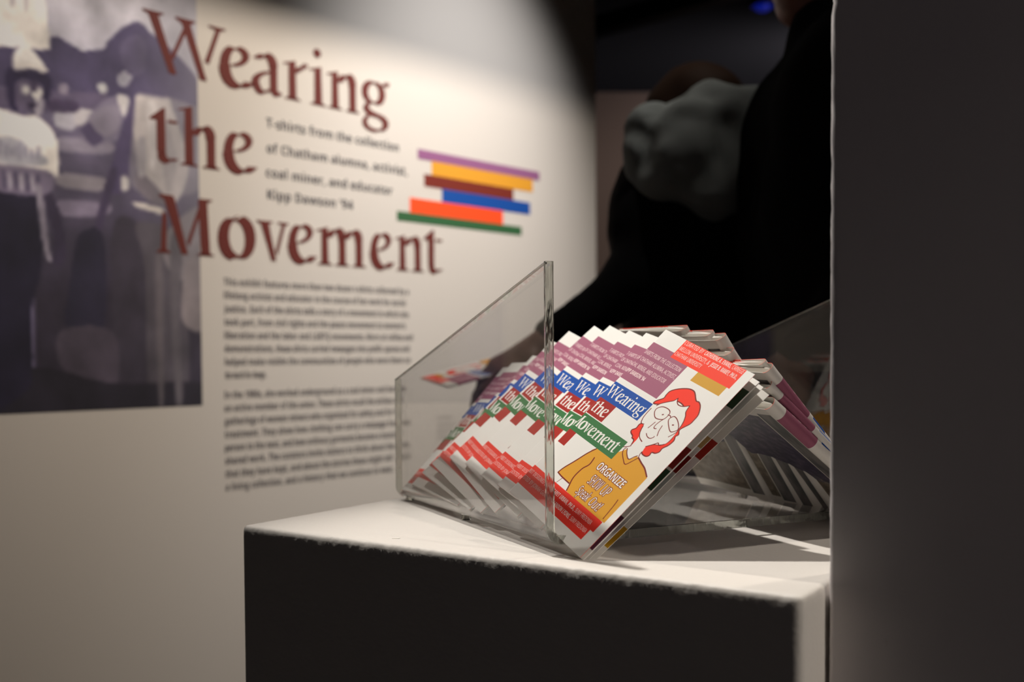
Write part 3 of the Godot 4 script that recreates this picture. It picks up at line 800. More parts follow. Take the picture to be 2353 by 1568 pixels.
# ------------------------------------------------------------------ plinth and setting
func plinth():
	var nl := Vector3(-0.2784, 0, -1.0634)
	var nr := Vector3(0.2053, 0, -0.7344)
	var f := (nr - nl).normalized()
	var d := Vector3(f.z, 0, -f.x)       # away from the camera
	var len := nl.distance_to(nr)
	var dep := 0.63
	var noise := FastNoiseLite.new(); noise.seed = 3; noise.frequency = 110.0; noise.noise_type = FastNoiseLite.TYPE_SIMPLEX; noise.fractal_octaves = 3
	var chip := FastNoiseLite.new(); chip.seed = 11; chip.frequency = 42.0
	# outline: along the front finely, the rest coarsely; each point with its inward direction
	var out := []
	var cr := 0.0068
	var corners := [nl, nr, nr + d * dep, nl + d * dep]
	for k in 4:
		var a: Vector3 = corners[k]
		var b: Vector3 = corners[(k + 1) % 4]
		var dir := (b - a).normalized()
		var inn := Vector3(dir.z, 0, -dir.x)
		var l := a.distance_to(b) - 2 * cr
		var n := int(l / (0.0018 if k == 0 else 0.006))
		for i in n + 1: out.append([a + dir * (cr + l * i / n), inn])
		var nd := ((corners[(k + 2) % 4] as Vector3) - b).normalized()
		var inn2 := Vector3(nd.z, 0, -nd.x)
		var cc := b - dir * cr + inn * cr
		for i in range(1, 5):
			var q := inn.slerp(inn2, i / 5.0)
			out.append([cc - q * cr, q])
	var prof := [[0.0, -1.0], [0.0, 0.02], [0.0, 0.014], [0.0, 0.0105], [0.0, 0.0055], [0.0006, 0.0028], [0.0018, 0.0012], [0.0036, 0.0003], [0.006, 0.0]]
	var rings := []
	for p in prof:
		var ring := PackedVector3Array()
		for o in out:
			var pos: Vector3 = o[0]
			var jx := 0.0
			var jy := 0.0
			if p[1] >= 0.0 and p[1] < 0.01:
				var nn := noise.get_noise_3d(pos.x, p[1] * 3.0, pos.z)
				var ch := maxf(0.0, chip.get_noise_3d(pos.x, 0.0, pos.z) - 0.12)
				jx = 0.0004 * nn + ch * 0.0009
				jy = (0.0003 * noise.get_noise_3d(pos.x + 5.0, p[1] * 4.0, pos.z) - ch * 0.0009) * (0.0 if p[1] == 0.0 else 1.2)
			var y: float = 0.0 if p[1] < 0 else TOP - p[1] + jy
			ring.append(pos + (o[1] as Vector3) * (p[0] + maxf(jx, -0.0004) * (1.0 if p[1] > 0.0 else 0.3)) + Vector3(0, y, 0))
		rings.append(ring)
	var st := st_new(true)
	var n := out.size()
	for k in rings.size() - 1:
		for i in n:
			var j := (i + 1) % n
			quad(st, rings[k][i], rings[k + 1][i], rings[k + 1][j], rings[k][j])
	var mid := (nl + nr + d * dep * 2) / 2.0 - d * dep / 2.0 + Vector3(0, TOP, 0)
	mid = (nl + nr) / 2.0 + d * dep / 2.0 + Vector3(0, TOP, 0)
	st.set_smooth_group(-1)
	for i in n: tri(st, rings[-1][i], mid, rings[-1][(i + 1) % n])
	var paint := mat("plinth_paint", Color8(212, 207, 200), 0.55)
	var nt := NoiseTexture2D.new(); nt.width = 256; nt.height = 256; nt.seamless = true
	var fn := FastNoiseLite.new(); fn.seed = 5; fn.frequency = 0.06; fn.fractal_octaves = 4; nt.noise = fn
	paint.heightmap_enabled = true; paint.heightmap_texture = nt; paint.heightmap_scale = 0.02
	paint.uv1_triplanar = true; paint.uv1_world_triplanar = true; paint.uv1_scale = Vector3(9, 9, 9)
	var t := thing("plinth", "white painted plinth with a chipped front edge under the acrylic tray", "plinth", Transform3D(Basis(), (nl + nr) / 2.0 + d * dep / 2.0))
	obj("body", done(st), paint, t, Transform3D(Basis(), -t.position))
	# a fleck of paper near the front edge
	var s := st_new()
	box_into(s, Vector3(-0.004, 0.0, -0.0011), Vector3(0.004, 0.0006, 0.0011), 0.0002)
	var fl := obj("paper_scrap", done(s), mat("white_paper", Color8(238, 234, 226), 0.6), null, Transform3D(Basis(Vector3.UP, -0.1), Vector3(-0.1104, TOP, -0.981)))
	tag(fl, "tiny white fleck of paper lying on the plinth left of the tray", "scrap")

func setting():
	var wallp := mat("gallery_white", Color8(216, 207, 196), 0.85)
	var nt := NoiseTexture2D.new(); nt.width = 256; nt.height = 256; nt.seamless = true
	var fn := FastNoiseLite.new(); fn.seed = 9; fn.frequency = 0.08; fn.fractal_octaves = 3; nt.noise = fn
	wallp.heightmap_enabled = true; wallp.heightmap_texture = nt; wallp.heightmap_scale = 0.02
	wallp.uv1_triplanar = true; wallp.uv1_world_triplanar = true; wallp.uv1_scale = Vector3(5, 5, 5)
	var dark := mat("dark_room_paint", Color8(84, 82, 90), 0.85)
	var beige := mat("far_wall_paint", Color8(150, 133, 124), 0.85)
	var wxf := Transform3D(Basis(WALL_X, Vector3.UP, WALL_N), WALL_O)
	struct("wall_left", box(Vector3(-4.2, 0, -0.12), Vector3(0.0, 2.75, 0.0), 0.004), wallp, wxf)
	# dark partition in the foreground, its lit edge roughened
	var px := Vector3(0.8269, 0, 0.5624)
	var pz := Vector3(-0.5624, 0, 0.8269)
	struct("wall_right", worn_partition(), mat("partition_paint", Color8(222, 216, 216), 0.7), Transform3D(Basis(px, Vector3.UP, pz), Vector3(0.2356, 0, -0.773)))
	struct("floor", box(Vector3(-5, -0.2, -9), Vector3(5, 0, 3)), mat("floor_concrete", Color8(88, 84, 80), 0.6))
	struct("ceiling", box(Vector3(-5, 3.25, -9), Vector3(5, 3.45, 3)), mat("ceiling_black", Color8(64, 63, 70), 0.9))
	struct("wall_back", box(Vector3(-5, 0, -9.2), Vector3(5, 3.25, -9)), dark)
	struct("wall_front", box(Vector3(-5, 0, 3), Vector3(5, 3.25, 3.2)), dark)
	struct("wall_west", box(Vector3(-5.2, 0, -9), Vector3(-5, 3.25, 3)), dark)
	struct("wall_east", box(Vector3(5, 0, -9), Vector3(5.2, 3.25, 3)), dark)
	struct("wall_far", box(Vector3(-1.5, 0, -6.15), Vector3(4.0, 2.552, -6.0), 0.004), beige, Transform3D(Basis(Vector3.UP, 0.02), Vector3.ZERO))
	# a lighting track below the ceiling and a blue glow shaped as a small lamp
	var black := mat("black_metal", Color(0.03, 0.03, 0.035), 0.45, 0.4)
	var tr := obj("lighting_track", box(Vector3(-0.02, 3.155, -2.6), Vector3(0.02, 3.25, 2.6), 0.003), black, null, Transform3D(Basis(Vector3.UP, 0.35), Vector3(0.2, 0, -2.6)))
	tag(tr, "black lighting track under the dark ceiling above the plinth", "track")
	var beam := obj("ceiling_beam", box(Vector3(-1.4, 2.86, -0.05), Vector3(1.4, 2.96, 0.05), 0.004), mat("beam_black", Color8(14, 14, 16), 0.8), null, Transform3D(Basis(Vector3.UP, -0.75), Vector3(1.0, 0, -5.5)))
	tag(beam, "dark beam crossing the ceiling over the far room", "beam")
	var bl := thing("blue_lamp", "blue glow shaped as a small lamp high before the far dark wall", "lamp", Transform3D(Basis(), Vector3(1.32, 2.86, -5.5)))
	obj("lamp_housing", lathe([Vector2(0.0, 0.15), Vector2(0.05, 0.15), Vector2(0.07, 0.0), Vector2(0.06, 0.0), Vector2(0.04, 0.1), Vector2(0.0, 0.1)]), black, bl)
	var glow := mat("blue_lamp_glow", Color8(20, 40, 160), 0.3)
	glow.emission_enabled = true; glow.emission = Color8(30, 60, 255); glow.emission_energy_multiplier = 0.12
	obj("lamp_bulb", lathe([Vector2(0.0, -0.03), Vector2(0.035, -0.015), Vector2(0.045, 0.02), Vector2(0.03, 0.06), Vector2(0.0, 0.07)]), glow, bl)
	var ol := OmniLight3D.new(); ol.name = "blue_light"; add_child(ol, true)
	ol.position = Vector3(1.32, 2.875, -5.5); ol.light_color = Color8(50, 70, 255); ol.light_energy = 0.02; ol.light_size = 0.03; ol.omni_range = 12.0; ol.omni_attenuation = 2.0; ol.shadow_enabled = true
	# unseen weak warm lamp, placed to light the far wall
	unseen_spot(Vector3(2.2, 2.9, -4.4), Vector3(0.9, 1.6, -6.0), 0.27, 50.0, 1.0, 0.05, Color(1.0, 0.93, 0.88), "unseen spotlight out of view lighting the far beige wall")

func worn_partition() -> ArrayMesh:       # x along the face, z the thickness (0 = front, -0.07 = back), left end worn
	var noise := FastNoiseLite.new(); noise.seed = 21; noise.frequency = 40.0; noise.fractal_octaves = 3
	var st := st_new(true)
	var prof := [[1.6, 0.0], [0.012, 0.0], [0.006, 0.0], [0.003, 0.0], [0.0008, -0.0001], [0.0002, -0.0006], [0.0, -0.0014], [0.0, -0.012], [0.0, -0.066], [0.004, -0.07], [1.6, -0.07]]
	var n := 330
	for i in n:
		for k in prof.size() - 1:
			var v := []
			for c in [[i, k], [i + 1, k], [i + 1, k + 1], [i, k + 1]]:
				var y: float = 2.75 * c[0] / n
				var p: Array = prof[c[1]]
				var j := 0.0
				if c[1] > 2 and c[1] < 8:
					var w := noise.get_noise_2d(y, 0.2 * c[1])
					j = 0.0007 * w + (0.0016 if absf(y - 1.327) < 0.004 or absf(y - 1.31) < 0.005 else 0.0)
				v.append(Vector3(p[0] + j, y, p[1]))
			quad(st, v[0], v[1], v[2], v[3])
	st.set_smooth_group(-1)
	quad(st, Vector3(0, 2.75, 0), Vector3(0, 2.75, -0.07), Vector3(1.6, 2.75, -0.07), Vector3(1.6, 2.75, 0))
	quad(st, Vector3(1.6, 0, 0), Vector3(1.6, 2.75, 0), Vector3(1.6, 2.75, -0.07), Vector3(1.6, 0, -0.07))
	return done(st)

# ------------------------------------------------------------------ the exhibition wall
func polys_mesh(polys: Array, sx: float, sy: float, x0: float, depth: float) -> ArrayMesh:
	var st := st_new()
	for p in polys:
		var ix := Geometry2D.triangulate_polygon(p)
		var pts := []
		for v in p: pts.append(Vector3(x0 + v.x * sx, v.y * sy, depth))
		var area := 0.0
		for i in p.size(): area += p[i].cross(p[(i + 1) % p.size()])
		if ix.is_empty():
			for i in range(1, p.size() - 1):
				if area < 0: tri(st, pts[0], pts[i], pts[i + 1])
				else: tri(st, pts[0], pts[i + 1], pts[i])
		else:
			for i in range(0, ix.size(), 3):
				var a: Vector3 = pts[ix[i]]
				var b: Vector3 = pts[ix[i + 1]]
				var c: Vector3 = pts[ix[i + 2]]
				if (b - a).cross(c - a).z > 0: tri(st, a, c, b)
				else: tri(st, a, b, c)
		for i in p.size():      # the cut edge of the vinyl
			var a: Vector3 = pts[i]
			var b: Vector3 = pts[(i + 1) % p.size()]
			quad(st, a, b, Vector3(b.x, b.y, 0), Vector3(a.x, a.y, 0))
	return done(st)

func wall_xf(s: float, y: float, out := 0.0) -> Transform3D:
	return Transform3D(Basis(WALL_X, Vector3.UP, WALL_N), wp(s, y, out))

func wall_word(word: String, label: String, baseline_y: float, places: Array):
	var t := thing("title_word", label, "lettering", wall_xf(places[0], baseline_y, 0.0009), "title words on the exhibition wall")
	var ink_m := mat("brown_vinyl", Color8(104, 36, 26), 0.7)
	for i in word.length():
		var g := glyph(word[i])
		var x: float = places[i * 2] - places[0]
		var w: float = places[i * 2 + 1]
		obj("letter", polys_mesh(g[1], w / float(g[0]), 0.0925, x, 0.0006), ink_m, t)

func text_line(t: Node3D, s: String, x: float, y: float, w: float, cap: float, m: Material, bold := false):
	var tr := text_tris(s, bold)
	if tr.is_empty(): return
	var sp := span(tr)
	var st := st_new()
	var kx := w / (sp.y - sp.x)
	var ky := cap / 0.714
	for i in range(0, tr.size() - 2, 3):
		var v := []
		for k in 3: v.append(Vector3(x + (tr[i + k].x - sp.x) * kx, y + tr[i + k].y * ky, 0.0004))
		if ((v[1] as Vector3) - v[0]).cross((v[2] as Vector3) - v[0]).z > 0: tri(st, v[0], v[2], v[1])
		else: tri(st, v[0], v[1], v[2])
	obj("text_line", done(st), m, t)

func wall_graphics():
	wall_word("Wearing", "large brown title word Wearing, the top line across the wall and mural", 1.6665, [-1.5726, 0.195, -1.388, 0.086, -1.302, 0.08, -1.2115, 0.069, -1.136, 0.043, -1.0825, 0.099, -0.978, 0.092])
	wall_word("the", "short brown title word the, the middle line beside the subtitle", 1.4735, [-1.556, 0.057, -1.488, 0.098, -1.381, 0.084])
	wall_word("Movement", "long brown title word Movement, the bottom line under the subtitle", 1.2785, [-1.549, 0.138, -1.397, 0.095, -1.292, 0.082, -1.208, 0.08, -1.12, 0.152, -0.954, 0.078, -0.864, 0.098, -0.762, 0.06])
	var grey := mat("grey_vinyl", Color8(74, 70, 74), 0.7)
	var t := thing("subtitle_text", "four-line dark grey subtitle beside the word the, under Wearing", "lettering", wall_xf(-1.265, 1.42, 0.0004))
	text_line(t, "T-shirts from the collection", 0.0, 0.170, 0.412, 0.022, grey, true)
	text_line(t, "of Chatham alumna, activist,", 0.0, 0.111, 0.443, 0.022, grey, true)
	text_line(t, "coal miner, and educator", -0.003, 0.054, 0.392, 0.022, grey, true)
	text_line(t, "Kipp Dawson '94", 0.0, 0.003, 0.257, 0.022, grey, true)
	var small := mat("grey_print", Color8(98, 92, 94), 0.7)
	var upper := ["This exhibit features more than two dozen t-shirts collected by a", "lifelong activist and educator in the course of her work for social", "justice. Each of the shirts tells a story of a movement in which she", "took part, from civil rights and the peace movement to women's", "liberation and the labor and LGBTQ movements. Worn at rallies and", "demonstrations, these shirts carried messages into public spaces and", "helped make visible the communities of people who wore them on", "the march for change."]
	var ends := [-0.8222, -0.8342, -0.8231, -0.8349, -0.8093, -0.8213, -0.8188, -1.2749]
	t = thing("introduction_text", "upper paragraph of small grey wall text under the word Movement", "lettering", wall_xf(-1.385, 1.0, 0.0004), "small grey paragraphs on the wall")
	for i in 8: text_line(t, upper[i], 0.0, 0.2155 - 0.0303 * i, ends[i] + 1.385, 0.0165, small, true)
	var lower := ["In the 1980s, she worked underground as a coal miner and became", "an active member of the union. These shirts recall the strikes and", "gatherings of women miners who organized for safety and for fair", "treatment. They show how clothing can carry a message from one", "person to the next, and how ordinary garments become a record of", "shared work. The curators invite visitors to think about the shirts", "that they have kept, and about the stories these might tell. This is", "a living collection, and a history that we continue to wear."]
	ends = [-0.837, -0.8489, -0.8493, -0.8209, -0.85, -0.8245, -0.822, -0.8795]
	t = thing("introduction_text", "lower paragraph of small grey wall text, reaching down behind the tray", "lettering", wall_xf(-1.388, 0.74, 0.0004), "small grey paragraphs on the wall")
	for i in 8: text_line(t, lower[i], 0.0, 0.2185 - 0.0301 * i, ends[i] + 1.388, 0.0165, small, true)
	t = thing("credit_text", "small pale grey credit lines low on the wall, seen through the acrylic", "lettering", wall_xf(-0.723, 0.82, 0.0004))
	var pale := mat("pale_grey_print", Color8(150, 144, 142), 0.7)
	text_line(t, "Curators", 0.0, 0.058, 0.059, 0.0095, pale)
	text_line(t, "Catherine A. Evans", 0.0, 0.038, 0.116, 0.0095, pale)
	text_line(t, "Jessie B. Ramey", 0.0, 0.021, 0.1, 0.0095, pale)
	text_line(t, "Chatham University", 0.0, 0.003, 0.116, 0.0095, pale)
	# the stack of colour bars
	t = thing("colour_bars", "stack of six flat colour bars like book spines right of the subtitle", "graphic", wall_xf(-0.57, 1.41, 0.0004))
	for b in [["purple", -0.785, -0.285, 1.5815, 1.6075, Color8(150, 92, 134)], ["gold", -0.734, -0.316, 1.5435, 1.5815, Color8(232, 160, 40)], ["dark red", -0.762, -0.403, 1.5105, 1.5435, Color8(122, 38, 20)], ["blue", -0.696, -0.329, 1.4745, 1.5105, Color8(0, 74, 158)], ["orange", -0.815, -0.449, 1.4345, 1.4745, Color8(255, 80, 20)], ["green", -0.861, -0.368, 1.4095, 1.4345, Color8(48, 98, 56)]]:
		var o := obj("bar", box(Vector3(b[1] + 0.57, b[3] - 1.41, 0), Vector3(b[2] + 0.57, b[4] - 1.41, 0.0006)), mat("bar_" + b[0], b[5], 0.7), t)
		o.set_meta("label", b[0] + " bar")
	# mural: an old photograph printed in blue and grey
	var mm := mat("mural_print", Color.WHITE, 0.75)
	mm.albedo_texture = mural_texture(); mm.texture_repeat = false
	var st := st_new()
	var w := 0.606
	var h := 1.005
	quad(st, Vector3(0, 0, 0.0006), Vector3(0, h, 0.0006), Vector3(w, h, 0.0006), Vector3(w, 0, 0.0006))
	var uv := Vector2(0.002, 0.002)
	quad(st, Vector3(w, 0, 0.0006), Vector3(w, h, 0.0006), Vector3(w, h, 0), Vector3(w, 0, 0), Vector2(0.99, 0.99), Vector2(0.99, 0.01), Vector2(0.99, 0.01), Vector2(0.99, 0.99))
	quad(st, Vector3(0, 0, 0.0006), Vector3(w, 0, 0.0006), Vector3(w, 0, 0), Vector3(0, 0, 0), Vector2(0, 0.99), Vector2(0.99, 0.99), Vector2(0.99, 0.99), Vector2(0, 0.99))
	var mu := obj("photo_mural", done(st), mm, null, wall_xf(-2.05, 0.945, 0.0))
	tag(mu, "large blue-grey photo mural of people on a street, left of the wall text", "mural")

func mpoly(img: Image, a: Array, c: Color, round := true):
	var pts := []
	for i in range(0, a.size(), 2): pts.append(Vector2(a[i] * 0.001 * img.get_width(), a[i + 1] * 0.001 * img.get_height()))
	fill_poly(img, smooth(pts, true, 5) if round else PackedVector2Array(pts), c)

func mural_texture() -> ImageTexture:
	var img := Image.create_empty(606, 1005, false, Image.FORMAT_RGB8)
	var sky := Color8(206, 200, 202)
	var mid := Color8(104, 96, 122)
	var dim := Color8(78, 70, 98)
	var white := Color8(240, 232, 224)
	img.fill(sky)
	for y in 300: img.fill_rect(Rect2i(0, y, 606, 1), Color8(206, 200, 202).lerp(Color8(184, 180, 192), y / 300.0))
	mpoly(img, [230, 320, 463, 261, 505, 260, 568, 273, 641, 261, 662, 242, 740, 198, 831, 208, 957, 256, 1010, 302, 1010, 420, 647, 420, 230, 420], dim)
	mpoly(img, [0, 383, 1010, 350, 1010, 1010, 0, 1010], mid, false)
	for y in range(380, 1005):
		var f := (y - 380) / 625.0
		img.fill_rect(Rect2i(240, y, 366, 1), Color8(112, 104, 128).lerp(Color8(52, 46, 60), clampf(f * 1.6, 0, 1)))
	mpoly(img, [230, 383, 656, 350, 656, 400, 230, 420], Color8(96, 86, 110), false)
	mpoly(img, [476, 456, 656, 449, 655, 473, 475, 481], Color8(142, 134, 150))
	mpoly(img, [489, 526, 649, 526, 640, 551, 488, 552], Color8(150, 142, 150))
	mpoly(img, [480, 580, 650, 575, 640, 600, 480, 610], Color8(128, 118, 138))
	mpoly(img, [478, 399, 540, 394, 539, 434, 476, 433], Color8(178, 174, 184))
	mpoly(img, [544, 394, 604, 390, 596, 412, 543, 427], Color8(186, 180, 184))
	mpoly(img, [455, 385, 545, 380, 545, 399, 458, 405], Color8(72, 60, 86))
	mpoly(img, [490, 350, 520, 348, 518, 366, 492, 368], Color8(140, 130, 146))
	# second figure, on the right
	mpoly(img, [770, 327, 832, 316, 886, 332, 960, 340, 1010, 360, 1010, 520, 747, 540, 746, 412], Color8(118, 112, 124))
	mpoly(img, [666, 623, 755, 608, 806, 694, 797, 996, 677, 993, 659, 846], Color8(60, 54, 66))
	mpoly(img, [755, 608, 952, 640, 950, 774, 936, 999, 797, 996, 782, 709], Color8(78, 72, 80))
	mpoly(img, [850, 640, 1010, 560, 1010, 700, 900, 720], Color8(126, 118, 122))
	mpoly(img, [752, 358, 774, 337, 832, 320, 881, 332, 903, 363, 960, 470, 900, 560, 792, 540, 749, 436], Color8(182, 174, 172))
	mpoly(img, [562, 441, 604, 390, 671, 355, 739, 365, 737, 413, 668, 448, 586, 458], Color8(124, 116, 136))
	mpoly(img, [560, 430, 610, 412, 640, 440, 600, 462], Color8(84, 74, 102))
	mpoly(img, [658, 259, 713, 235, 744, 195, 792, 191, 835, 227, 873, 286, 940, 320, 880, 335, 752, 339, 680, 332, 652, 302], Color8(80, 72, 100))
	mpoly(img, [694, 309, 732, 293, 749, 301, 727, 327, 697, 328], Color8(158, 154, 166))
	mpoly(img, [618, 337, 647, 331, 655, 345, 634, 352], Color8(196, 194, 194))
	mpoly(img, [688, 351, 731, 349, 730, 370, 712, 391], Color8(206, 200, 200))
	mpoly(img, [703, 416, 748, 352, 756, 353, 740, 438, 715, 540, 649, 545], Color8(84, 74, 104))
	mpoly(img, [652, 515, 681, 513, 619, 639, 597, 640], Color8(70, 60, 84))
	mpoly(img, [547, 645, 631, 645, 625, 833, 499, 831, 516, 734], Color8(44, 40, 58))
	mpoly(img, [480, 837, 659, 839, 673, 943, 576, 941, 478, 911], Color8(74, 66, 78))
	mpoly(img, [698, 518, 722, 516, 727, 539, 700, 545], Color8(200, 194, 192))
	mpoly(img, [744, 568, 847, 572, 853, 586, 762, 577], Color8(196, 188, 180))
	mpoly(img, [946, 682, 1010, 687, 1010, 829, 929, 819, 924, 760], Color8(132, 122, 124))
	mpoly(img, [209, 918, 435, 914, 655, 946, 1010, 951, 1010, 1010, 206, 1010], Color8(40, 36, 46))
	# the woman with the cap, and the sign over her
	mpoly(img, [0, 0, 415, 0, 441, 124, 462, 286, 165, 312, 0, 320], white, false)
	for k in 5:
		mpoly(img, [330 + k * 22, 30 + (k % 2) * 80, 352 + k * 20, 34 + (k % 2) * 80, 332 + k * 20, 120 + (k % 2) * 90, 314 + k * 22, 118 + (k % 2) * 90], Color8(196, 188, 190))
	mpoly(img, [222, 565, 300, 545, 415, 567, 429, 626, 415, 727, 382, 800, 383, 910, 357, 960, 208, 970], Color8(38, 34, 52))
	mpoly(img, [421, 560, 452, 564, 493, 622, 496, 699, 458, 704, 460, 643], Color8(58, 50, 70))
	mpoly(img, [229, 424, 335, 420, 371, 425, 409, 419, 461, 441, 479, 467, 480, 525, 443, 540, 300, 560, 225, 526], white)
	mpoly(img, [280, 474, 370, 472, 376, 494, 436, 496, 436, 514, 278, 518], Color8(176, 174, 182))
	mpoly(img, [260, 528, 443, 524, 469, 550, 420, 575, 259, 570], Color8(118, 108, 128))
	mpoly(img, [323, 341, 389, 322, 464, 341, 447, 395, 420, 416, 342, 419, 322, 386], Color8(50, 42, 70))
	mpoly(img, [346, 308, 405, 298, 449, 324, 442, 332, 389, 331, 345, 339], Color8(226, 218, 212))
	mpoly(img, [355, 358, 403, 354, 433, 360, 432, 396, 401, 415, 364, 421, 347, 396], Color8(100, 90, 114))
	mpoly(img, [370, 367, 392, 365, 391, 380, 369, 381], Color8(214, 208, 206))
	mpoly(img, [403, 368, 433, 367, 425, 388, 402, 384], Color8(216, 210, 206))
	mpoly(img, [400, 395, 440, 385, 430, 415, 408, 415], Color8(160, 152, 164))
	# more of the woman: lettering on her shirt, folds, the sign's strokes, belt, and hands
	for k in 7:
		mpoly(img, [292 + k * 20, 480 + (k % 3) * 4, 304 + k * 20, 478 + (k % 3) * 4, 302 + k * 20, 500 + (k % 2) * 8, 290 + k * 20, 504], Color8(150, 146, 160))
		mpoly(img, [300 + k * 18, 536 + (k % 2) * 8, 310 + k * 18, 534, 314 + k * 18, 566, 304 + k * 18, 568], Color8(168, 160, 172) if k % 2 else Color8(84, 76, 98))
	mpoly(img, [405, 560, 425, 558, 440, 640, 452, 700, 432, 690, 415, 620], Color8(140, 132, 146))
	mpoly(img, [395, 356, 418, 352, 414, 372, 398, 372], Color8(70, 60, 84))
	mpoly(img, [385, 398, 412, 396, 404, 408, 390, 409], Color8(56, 46, 70))
	mpoly(img, [352, 300, 400, 292, 440, 318, 420, 322, 386, 318, 350, 326], Color8(238, 232, 226))
	# second figure: folds in the shirt, strap edge, belt
	mpoly(img, [800, 360, 830, 350, 842, 420, 820, 500, 806, 470], Color8(204, 197, 195))
	mpoly(img, [850, 400, 880, 390, 910, 470, 880, 540, 858, 500], Color8(160, 153, 154))
	mpoly(img, [770, 500, 860, 545, 900, 570, 800, 560, 752, 530], Color8(112, 104, 112))
	mpoly(img, [760, 440, 790, 430, 792, 500, 764, 510], Color8(158, 152, 156))
	mpoly(img, [820, 700, 850, 690, 846, 980, 826, 985], Color8(94, 87, 92))
	mpoly(img, [880, 650, 930, 640, 912, 800, 922, 980, 890, 980], Color8(92, 86, 92))
	mpoly(img, [700, 250, 760, 215, 800, 230, 790, 290, 730, 300], Color8(92, 84, 110))
	mpoly(img, [590, 405, 680, 370, 700, 410, 640, 440], Color8(138, 130, 146))
	# the print of an old, grainy photograph: softened, uneven, paler towards its right edge
	for k in [303, 152]: img.resize(k, int(k * 1005 / 606.0), Image.INTERPOLATE_BILINEAR)
	img.resize(110, 182, Image.INTERPOLATE_BILINEAR)
	img.resize(404, 670, Image.INTERPOLATE_CUBIC)
	var n := FastNoiseLite.new(); n.seed = 17; n.frequency = 0.012; n.fractal_octaves = 5
	var pale := Color8(150, 147, 154)
	for y in 670:
		for x in 404:
			var c := img.get_pixel(x, y)
			var v := 1.12 + 0.30 * n.get_noise_2d(x, y * 0.8)
			c = Color(clampf(c.r * v, 0, 1), clampf(c.g * v, 0, 1), clampf(c.b * v, 0, 1))
			var k := clampf((x - 300) / 104.0, 0.0, 1.0) * 0.55 * clampf((560.0 - y) / 220.0, 0.15, 1.0)
			img.set_pixel(x, y, c.lerp(pale, k))
	return ImageTexture.create_from_image(img)

